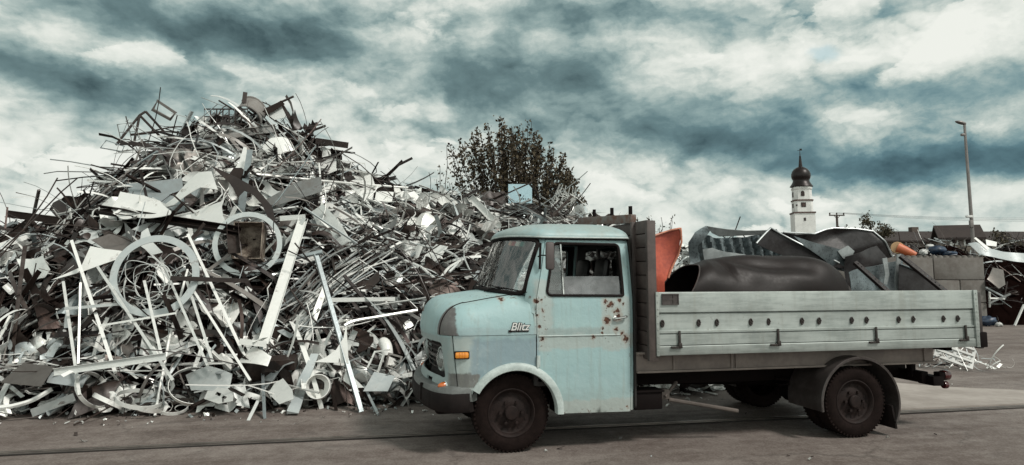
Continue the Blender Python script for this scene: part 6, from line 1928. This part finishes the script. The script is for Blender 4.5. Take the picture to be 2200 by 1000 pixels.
for i, (x, ln) in enumerate(((-15, 'left'), (0, 'middle'), (15, 'right'))):
    p = Vector((u0.x + x * kk, u0.y, zt + .3)); q = Vector((105 + i * 1.0, 104, zt + 2.6 + .5 * i))
    pts = [p.lerp(q, t) - Vector((0, 0, 1.2 * 4 * t * (1 - t))) for t in np.linspace(0, 1, 20)]
    o = MB().tube([v - p for v in pts], .018, 4).build('overhead_wire', M_wirec, None, 40, loc=p)
    tag(o, f'thin overhead wire hung from the {ln} insulator of the utility pole', 'wire', 'overhead wires')

# street lamp
M_galv = simple("galvanised_pole", (.23, .21, .20), .5, .5, .25, 3, .1)
LY = 28.0
l0, l1 = at(2104, 700, LY), at(2072, 268, LY)
l0 = l1 + (l0 - l1) * ((l1.z) / (l1.z - l0.z)) if l0.z != 0 else l0
sl_ = thing('street_lamp', 'tall grey street lamp post with a small camera box on it', 'street lamp', (l0.x, l0.y, 0))
d_ = l1 - l0
MB().tube([tuple(d_ * t) for t in (0, .25, .6, 1)], [.088, .078, .066, .05], 10).build('pole', M_galv, sl_, 40)
top = d_
m = MB()
P = []
for x, h, w_ in ((.06, .03, .03), (.03, .06, .07), (-.10, .075, .10), (-.22, .07, .11), (-.32, .04, .08), (-.37, .015, .03)):
    P.append([(x, w_ * math.cos(a), h * math.sin(a) + x * -.25) for a in np.linspace(0, 6.28, 10, endpoint=False)])
m.grid(P, closev=True, flip=True); m.add(P[0], [tuple(range(10))]); m.add(P[-1], [tuple(reversed(range(10)))])
m.build('lamp_head', M_galv, sl_, 50, loc=tuple(top + Vector((0, 0, .04))))
m = MB(); m.box((-.10, 0, 0), (.14, .12, .10), bev=.02); m.tube([(-.03, 0, 0), (.04, 0, 0)], .03, 6); m.build('bracket', M_galv, sl_, 40, loc=tuple(d_ * ((at(2083, 290, LY).z) / l1.z)))
zz_ = at(2083, 466, LY).z / l1.z
m = MB(); m.box((-.13, -.08, 0), (.22, .12, .09), bev=.015); m.box((-.25, -.08, 0), (.03, .09, .07)); m.build('camera_box', M_plaster, sl_, 40, loc=tuple(d_ * zz_))
m = MB(); m.box((-.06, -.06, 0), (.14, .12, .30), bev=.02); m.build('switch_box', M_galv, sl_, 40, loc=tuple(d_ * (at(2088, 482, LY).z / l1.z)))

# earth bank, buildings
M_earth = simple("weedy_earth", (.075, .060, .040), .95, 0, .5, .8, .4, c2=(.040, .030, .021))
xs = np.linspace(4, 70, 100); ys = np.linspace(33, 62, 24)
GX, GY = np.meshgrid(xs, ys, indexing='ij')
GZ = 3.1 * np.clip((GY - 33) / 7, 0, 1) ** .7 * np.clip((62 - GY) / 6, 0, 1) + .25 * np.sin(GX * 1.1 + GY * .4) * np.clip((GY - 33) / 7, 0, 1) + .15 * np.sin(GX * 2.7)
mb = MB(); mb.grid(np.stack([GX, GY, GZ - .05], -1)); tag(mb.build('earth_bank', M_earth), kind='structure')
M_roof = simple("dark_tile_roof", (.032, .022, .019), .85, 0, .35, 1.5, .3)
M_wallb = simple("dun_barn_wall", (.085, .066, .055), .9, 0, .3, .5, .1)
M_wallh = simple("grey_rendered_wall", (.21, .18, .16), .9, 0, .3, .6, .1)
def gabled(name, label, cx_, cy_, L, Wd, ze, zr, rot, mw, wins):
    t = thing(name, label, 'house' if L < 20 else 'barn', (cx_, cy_, 0), rot)
    m = MB(); h = Wd / 2
    m.add([(x, y, z) for x in (-L / 2, L / 2) for y, z in ((-h, 0), (h, 0), (h, ze), (0, zr), (-h, ze))], [(4, 3, 2, 1, 0), (5, 6, 7, 8, 9), (0, 5, 9, 4), (2, 7, 6, 1)])
    m.build('wall', mw, t, None)
    m = MB(); o = .45
    sl = (zr - ze) / h
    for s in (-1, 1):
        P0 = [(-L / 2 - o, s * (h + o), ze - sl * o + .06), (L / 2 + o, s * (h + o), ze - sl * o + .06), (L / 2 + o, 0, zr + .06), (-L / 2 - o, 0, zr + .06)]
        m.add(P0 + [(x, y, z + .18) for x, y, z in P0], [(0, 1, 2, 3), (7, 6, 5, 4), (0, 4, 5, 1), (1, 5, 6, 2), (3, 7, 4, 0)])
    rf = m.build('roof', M_roof, t, None)
    for (x, y, z, w_, h_, ax) in wins:
        f = MB().box((x, y, z), (w_ + .25, .10, h_ + .25) if ax == 'x' else (.10, w_ + .25, h_ + .25)).build('window', M_plaster, t, None)
        MB().box((x, y - .03 if ax == 'x' else y, z) if ax == 'x' else (x + (.03 if x > 0 else -.03), y, z), (w_, .10, h_) if ax == 'x' else (.10, w_, h_)).build('pane', M_win, f, None)
    return t, rf
by = 100.0; bz = lambda py: at(1990, py, by).z
bc = at(2010, 590, by)
bt, rf = gabled('long_barn', 'long low building with a dark roof and one chimney behind the yard', bc.x, bc.y, 30, 9, bz(522), bz(501), RAD(2), M_wallb, [(-6, -4.5, 3.6, 1.0, 1.0, 'x'), (-2, -4.5, 3.6, 1.0, 1.0, 'x'), (10, -4.5, 3.6, 1.0, 1.0, 'x')])
MB().box((at(1962, 500, by).x - bc.x, 0, bz(499)), (1.0, .9, 1.4), bev=.03).build('chimney', M_wallb, rf, None)
hy = 58.0; hc = at(2062, 590, hy); hz_ = lambda py: at(2062, py, hy).z
gabled('gabled_house', 'small gabled house with a grey end wall and dark roof', hc.x, hc.y, 2.5, 2.1, hz_(510), hz_(490), RAD(-20), M_wallh, [(-.5, -1.05, hz_(519), .35, .4, 'x'), (.5, -1.05, hz_(520), .35, .5, 'x'), (1.25, .1, hz_(518), .35, .45, 'y')])
# hedge at the right edge
hb0 = at(2185, 590, 52)
r = np.random.default_rng(8); t = thing('hedge', 'dense dark hedge at the right edge behind the lamp post', 'hedge', (hb0.x, hb0.y, 0))
sp = [(x, y, z) for x, y, z in zip(r.normal(0, 1.1, 2600), r.normal(0, .8, 2600), np.abs(r.normal(0, 1, 2600)) * .9 + 2.6) if z < 4.55 - .5 * math.sin(x * 2) ** 2]
leaves('foliage', sp, .10, M_leaf2, t, 5)
m = MB()
for k in range(9): m.tube([(r.uniform(-1.2, 1.2), 0, 0), (r.uniform(-1.2, 1.2), r.uniform(-.3, .3), r.uniform(3, 4))], [.06, .02], 5)
m.build('stems', M_bark, t, 40)

# concrete block wall
M_block = simple("stained_concrete_block", (.165, .155, .143), .9, 0, .35, 1.6, .4, c2=(.105, .092, .082))
WY = 22.6; xr = at(2117, 600, WY).x
bw_, bh_ = 1.66, .735
rows_ = ['lowest', 'middle', 'top']; n_ = 0
def block_mesh(L, knobs):
    m = MB(); m.box((0, 0, bh_ / 2), (L - .02, .8, bh_ - .012), bev=.03)
    return m
for rw in range(3):
    x = xr
    for k in range(3):
        L = bw_ if not (rw == 1 and k == 0) else bw_ / 2
        o = thing('concrete_block', '', 'concrete block', (x - L / 2, WY + .4, rw * bh_), 0, 'concrete blocks of the bay wall')
        block_mesh(L, rw == 2).build('block', M_block, o, 30)
        m = MB()
        if rw == 2:
            for q in range(int(L / .2)): m.lathe([(.085, 0), (.075, .05), (.04, .07), (0, .072)], (-L / 2 + .12 + q * .2, -.25, bh_ - .008), 'z', 10); m.lathe([(.085, 0), (.075, .05), (.04, .07), (0, .072)], (-L / 2 + .12 + q * .2, .2, bh_ - .008), 'z', 10)
            a_ = np.array(m.v); m.box((0, -.02, bh_ - .004), (L - .1, .5, .016)); m.build('knob_row', M_block, o, 40)
        o['label'] = f"stained concrete block in the {rows_[rw]} row of the bay wall, {['at its right end', 'second from its right end', 'third from its right end'][k]}"
        x -= L
# scrap behind and beside the wall
def pile(name, label, cx0, cx1, y0, y1, hfun, n, seed, tones, kinds_, wts_, core_tone=0.0, sc=(.7, 1.3)):
    random.seed(seed)
    xs = np.linspace(cx0, cx1, 60); ys = np.linspace(y0, y1, 30)
    GX, GY = np.meshgrid(xs, ys, indexing='ij')
    GZ = hfun(GX, GY)
    m = MB(); m.grid(np.stack([GX, GY, GZ - .15], -1)); core = m.build(name + '_core', M_core, None, None, tone=core_tone)
    V, F, Tn, off = [], [], [], 0
    for i in range(n):
        k = random.choices(kinds_, wts_)[0]; v, f = random.choice(LIBN[k])
        x = U_(cx0, cx1); y = y0 + (y1 - y0) * U_(0, .75); z = float(hfun(np.array(x), np.array(y)))
        if z < .06: z = .05
        R_ = orient(Vector((random.gauss(0, .3), -.8, 1)).normalized(), U_(0, 6.28), random.gauss(0, .6), random.random())
        a = (v * U_(*sc)) @ R_.T + np.array((x, y, z + U_(-.08, .10)))
        if a[:, 2].min() < 0: a[:, 2] -= a[:, 2].min() - .005
        V.append(a); Tn.append(np.full(len(a), random.choice(tones))); F += [tuple(q + off for q in fc) for fc in f]; off += len(a)
    me = bpy.data.meshes.new(name); me.from_pydata(np.concatenate(V).tolist(), [], F)
    me.attributes.new('tone', 'FLOAT', 'POINT').data.foreach_set('value', np.concatenate(Tn)); me.materials.append(M_scrap)
    o = bpy.data.objects.new(name, me); col.objects.link(o); core.parent = o
    return tag(o, label, 'scrap pile', kind='stuff')
pile('scrap_pile', 'dark tangled scrap pile at the right edge beyond the bay wall', xr + .25, 30, 22.8, 30, lambda x, y: np.clip((y - 22.9) / 2.2, 0, 1) ** .7 * (2.55 + .25 * np.sin(x * 1.7) + .1 * np.sin(x * 4)) * np.clip((30 - y) / 3, 0, 1) ** .5, 1000, 31,
     [.0, .02, .03, .05, .08, .10, .14, .18, .24, .30, .5, .75], ['bar', 'angle', 'strip', 'wire', 'sheet', 'offcut', 'channel', 'tube', 'curl'], [14, 12, 20, 20, 9, 0, 6, 8, 10], sc=(.5, .9))
pile('scrap_pile', 'low pile of mixed scrap heaped behind the top of the bay wall', 11.3, xr + .3, 23.6, 29, lambda x, y: np.clip((y - 23.0) / 1.5, 0, 1) ** .5 * (2.35 + .18 * np.sin(x * 2.2 + 1)) * np.clip((29 - y) / 3, 0, 1) ** .5, 330, 33,
     [.03, .06, .10, .16, .22, .4, .55, .9], ['bar', 'strip', 'wire', 'sheet', 'flake', 'tube', 'curl'], [8, 12, 14, 14, 20, 6, 8], sc=(.5, .9))
pile('scrap_pile', 'dark pile of thin rods and branches on the skyline behind the load', 7.2, 12.2, 26, 32, lambda x, y: np.clip((y - 26) / 3, 0, 1) * np.clip((32 - y) / 3, 0, 1) * (3.05 - .22 * (x - 9.6) ** 2).clip(0, 9), 420, 35,
     [.02, .04, .06, .10, .14], ['bar', 'wire', 'strip', 'angle'], [10, 14, 10, 5], sc=(.6, 1.1))
random.seed(77)
# coloured things on top of the pile behind the wall
p = at(1928, 533, 24.3); q = at(1968, 549, 24.0)
d = q - p
tb_ = thing('orange_tube', 'orange tube with a round tan end lying on the pile behind the bay wall', 'tube', p)
MB().tube([(0, 0, 0), d * .5, d], [.20, .16, .10], 16).build('tube_body', simple("orange_plastic", (.52, .13, .05), .5, 0, .2, 6, .1), tb_, 50)
m = MB(); m.lathe([(.0, -.02), (.20, -.018), (.215, 0), (.20, .02), (.0, .025)], (0, 0, 0), 'z', 22); o = m.build('end_disc', simple("tan_board", (.46, .29, .15), .7, 0, .2, 6, .1), tb_, 50)
o.location = (-.03, -.06, 0); o.rotation_euler = (RAD(80), 0, RAD(-28))
def lump(name, px, py, Y, sx, sy, sz, m_, label, cat, seed):
    r = np.random.default_rng(seed); P = []
    for i in range(9):
        th = math.pi * (i + .5) / 9; row = []
        for j in range(14):
            ph = 2 * math.pi * j / 14; k = 1 + .16 * math.sin(3 * ph + seed) * math.sin(th * 2) + r.normal(0, .11)
            row.append((sx * math.sin(th) * math.cos(ph) * k, sy * math.sin(th) * math.sin(ph) * k, sz * math.cos(th) * k))
        P.append(row)
    m = MB(); m.grid(P, closev=True, flip=True); m.add(P[0], [tuple(range(14))]); m.add(P[-1], [tuple(reversed(range(14)))])
    return tag(m.build(name, m_, None, 60, loc=at(px, py, Y)), label, cat)
M_blue = simple("blue_plastic", (.022, .045, .085), .45, 0, .4, 5, .2, c2=(.01, .018, .035)); M_whitep = simple("white_plastic", (.5, .5, .48), .5, 0, .25, 5, .2)
lump('blue_sack', 2014, 538, 23.9, .30, .2, .15, M_blue, 'blue plastic sack on the pile behind the bay wall', 'sack', 1)
lump('blue_sack', 2040, 546, 23.7, .22, .2, .09, M_blue, 'smaller flat blue sack right above the top concrete blocks', 'sack', 2)
lump('white_sack', 1984, 543, 23.9, .15, .1, .11, M_whitep, 'white bag beside the orange tube on the pile', 'sack', 3)
lump('white_sack', 1998, 530, 24.2, .13, .1, .08, M_whitep, 'small white bag higher up between the orange tube and the blue sack', 'sack', 4)
lump('blue_sack', 2122, 690, 22.3, .28, .2, .15, M_blue, 'dark blue sack lying on the yard at the right end of the bay wall', 'sack', 5)
lump('white_sack', 2146, 698, 22.2, .12, .1, .07, M_whitep, 'small white rag on the yard beside the dark blue sack', 'rag', 6)
# large silver sheet on the right pile
def far_sheet(name, pts, Y, tone, label, cat, bend=0.0, th=.02):
    P_ = [at(x, y, Y) for x, y in pts]; c = sum(P_, Vector()) / len(P_)
    lp = [(p.x - c.x, p.z - c.z) for p in P_]
    area = sum(lp[i - 1][0] * lp[i][1] - lp[i][0] * lp[i - 1][1] for i in range(len(lp)))
    if area < 0: lp = lp[::-1]
    m = MB(); panel(m, lp, (), lambda a, b: (a, bend * (a * a) + .5 * b + .15 * math.sin(a * 3), b), th, .1, .15)
    return tag(m.build(name, M_scrap, None, 40, tone=tone, loc=c), label, cat)
far_sheet('metal_sheet', [(2086, 523), (2100, 520), (2128, 535), (2160, 541), (2215, 545), (2215, 566), (2180, 562), (2140, 556), (2100, 548)], 22.9, .60, 'large silver curved sheet lying on the right scrap pile above the bay wall end', 'metal sheet', .05)
far_sheet('metal_sheet', [(2092, 512), (2098, 510), (2128, 533), (2118, 538)], 22.6, .92, 'white narrow strip on top of the large silver curved sheet', 'metal strip')
far_sheet('metal_sheet', [(2115, 600), (2140, 575), (2170, 580), (2160, 612), (2135, 620)], 22.6, .34, 'grey bent sheet in the right scrap pile', 'metal sheet', .2)
far_sheet('metal_sheet', [(2118, 515), (2150, 520), (2142, 530), (2115, 528)], 25.5, .9, 'white crumpled sheet on top of the right scrap pile', 'metal sheet', .4)
for pts, tn, lb in (((2126, 628, 2126, 660), .9, 'short white upright bar in the right scrap pile'), ((2126, 641, 2158, 642), .9, 'white level bar forming an L in the right scrap pile'), ((2118, 618, 2160, 640), .5, 'grey slanting bar in the right scrap pile'), ((2124, 652, 2170, 632), .45, 'long grey bar crossing the white L in the right scrap pile'), ((2180, 700, 2200, 655), .8, 'pale rod leaning at the right edge of the yard')):
    a, b = at(pts[0], pts[1], 22.5), at(pts[2], pts[3], 22.7); d = b - a
    o = MB().tube([(0, 0, 0), d], .035, 4).build('metal_bar', M_scrap, None, None, tone=tn, loc=a); tag(o, lb, 'metal bar')
# small heap of white frames on the yard behind the truck
g0 = Vector((7.85, 12.7, 0))
def lat(w_, h_, nx, ny, b):
    m = MB()
    for i in range(nx): m.box((-w_ / 2 + w_ * i / (nx - 1), 0, 0), (b, h_, .025))
    for j in range(ny): m.box((0, -h_ / 2 + h_ * j / (ny - 1), .026), (w_, b, .025))
    return m
o = tag(lat(.55, .46, 3, 4, .05).build('lattice_panel', M_whitep, None, None, loc=g0 + Vector((-.05, -.35, .26))), 'white lattice panel on the yard behind the tail of the truck', 'lattice panel'); o.rotation_euler = (RAD(40), RAD(20), RAD(-28))
o = tag(lat(.55, .30, 3, 3, .05).build('lattice_panel', M_whitep, None, None, loc=g0 + Vector((.32, .25, .14))), 'smaller white lattice panel lying flatter beside the first', 'lattice panel'); o.rotation_euler = (RAD(25), RAD(-10), RAD(20))
pile('scrap_pile', 'scatter of white offcuts and strips on the yard behind the truck', 7.2, 8.7, 12.2, 13.6, lambda x, y: .16 * np.exp(-((x - 7.9) / .5) ** 2 - ((y - 12.9) / .4) ** 2), 90, 41, [.2, .6, .8, .9, .98], ['strip', 'flake', 'curl', 'bar'], [10, 16, 6, 3], .3, (.3, .55))
for k, (x, y) in enumerate(((2.3, 9.75), (2.0, 9.7), (2.75, 9.8), (1.75, 9.6))):
    o = MB().box((0, 0, 0), (.35, .05, .012)).build('metal_strip', M_scrap, None, None, tone=.95, loc=(x, y, .012)); o.rotation_euler = (0, RAD(3), k * .9); tag(o, ['short white strip on the yard seen under the middle of the truck bed', 'short white strip on the yard behind the battery box', 'short white strip on the yard behind the pale strut', 'short white strip on the yard behind the cab step'][k], 'metal strip')
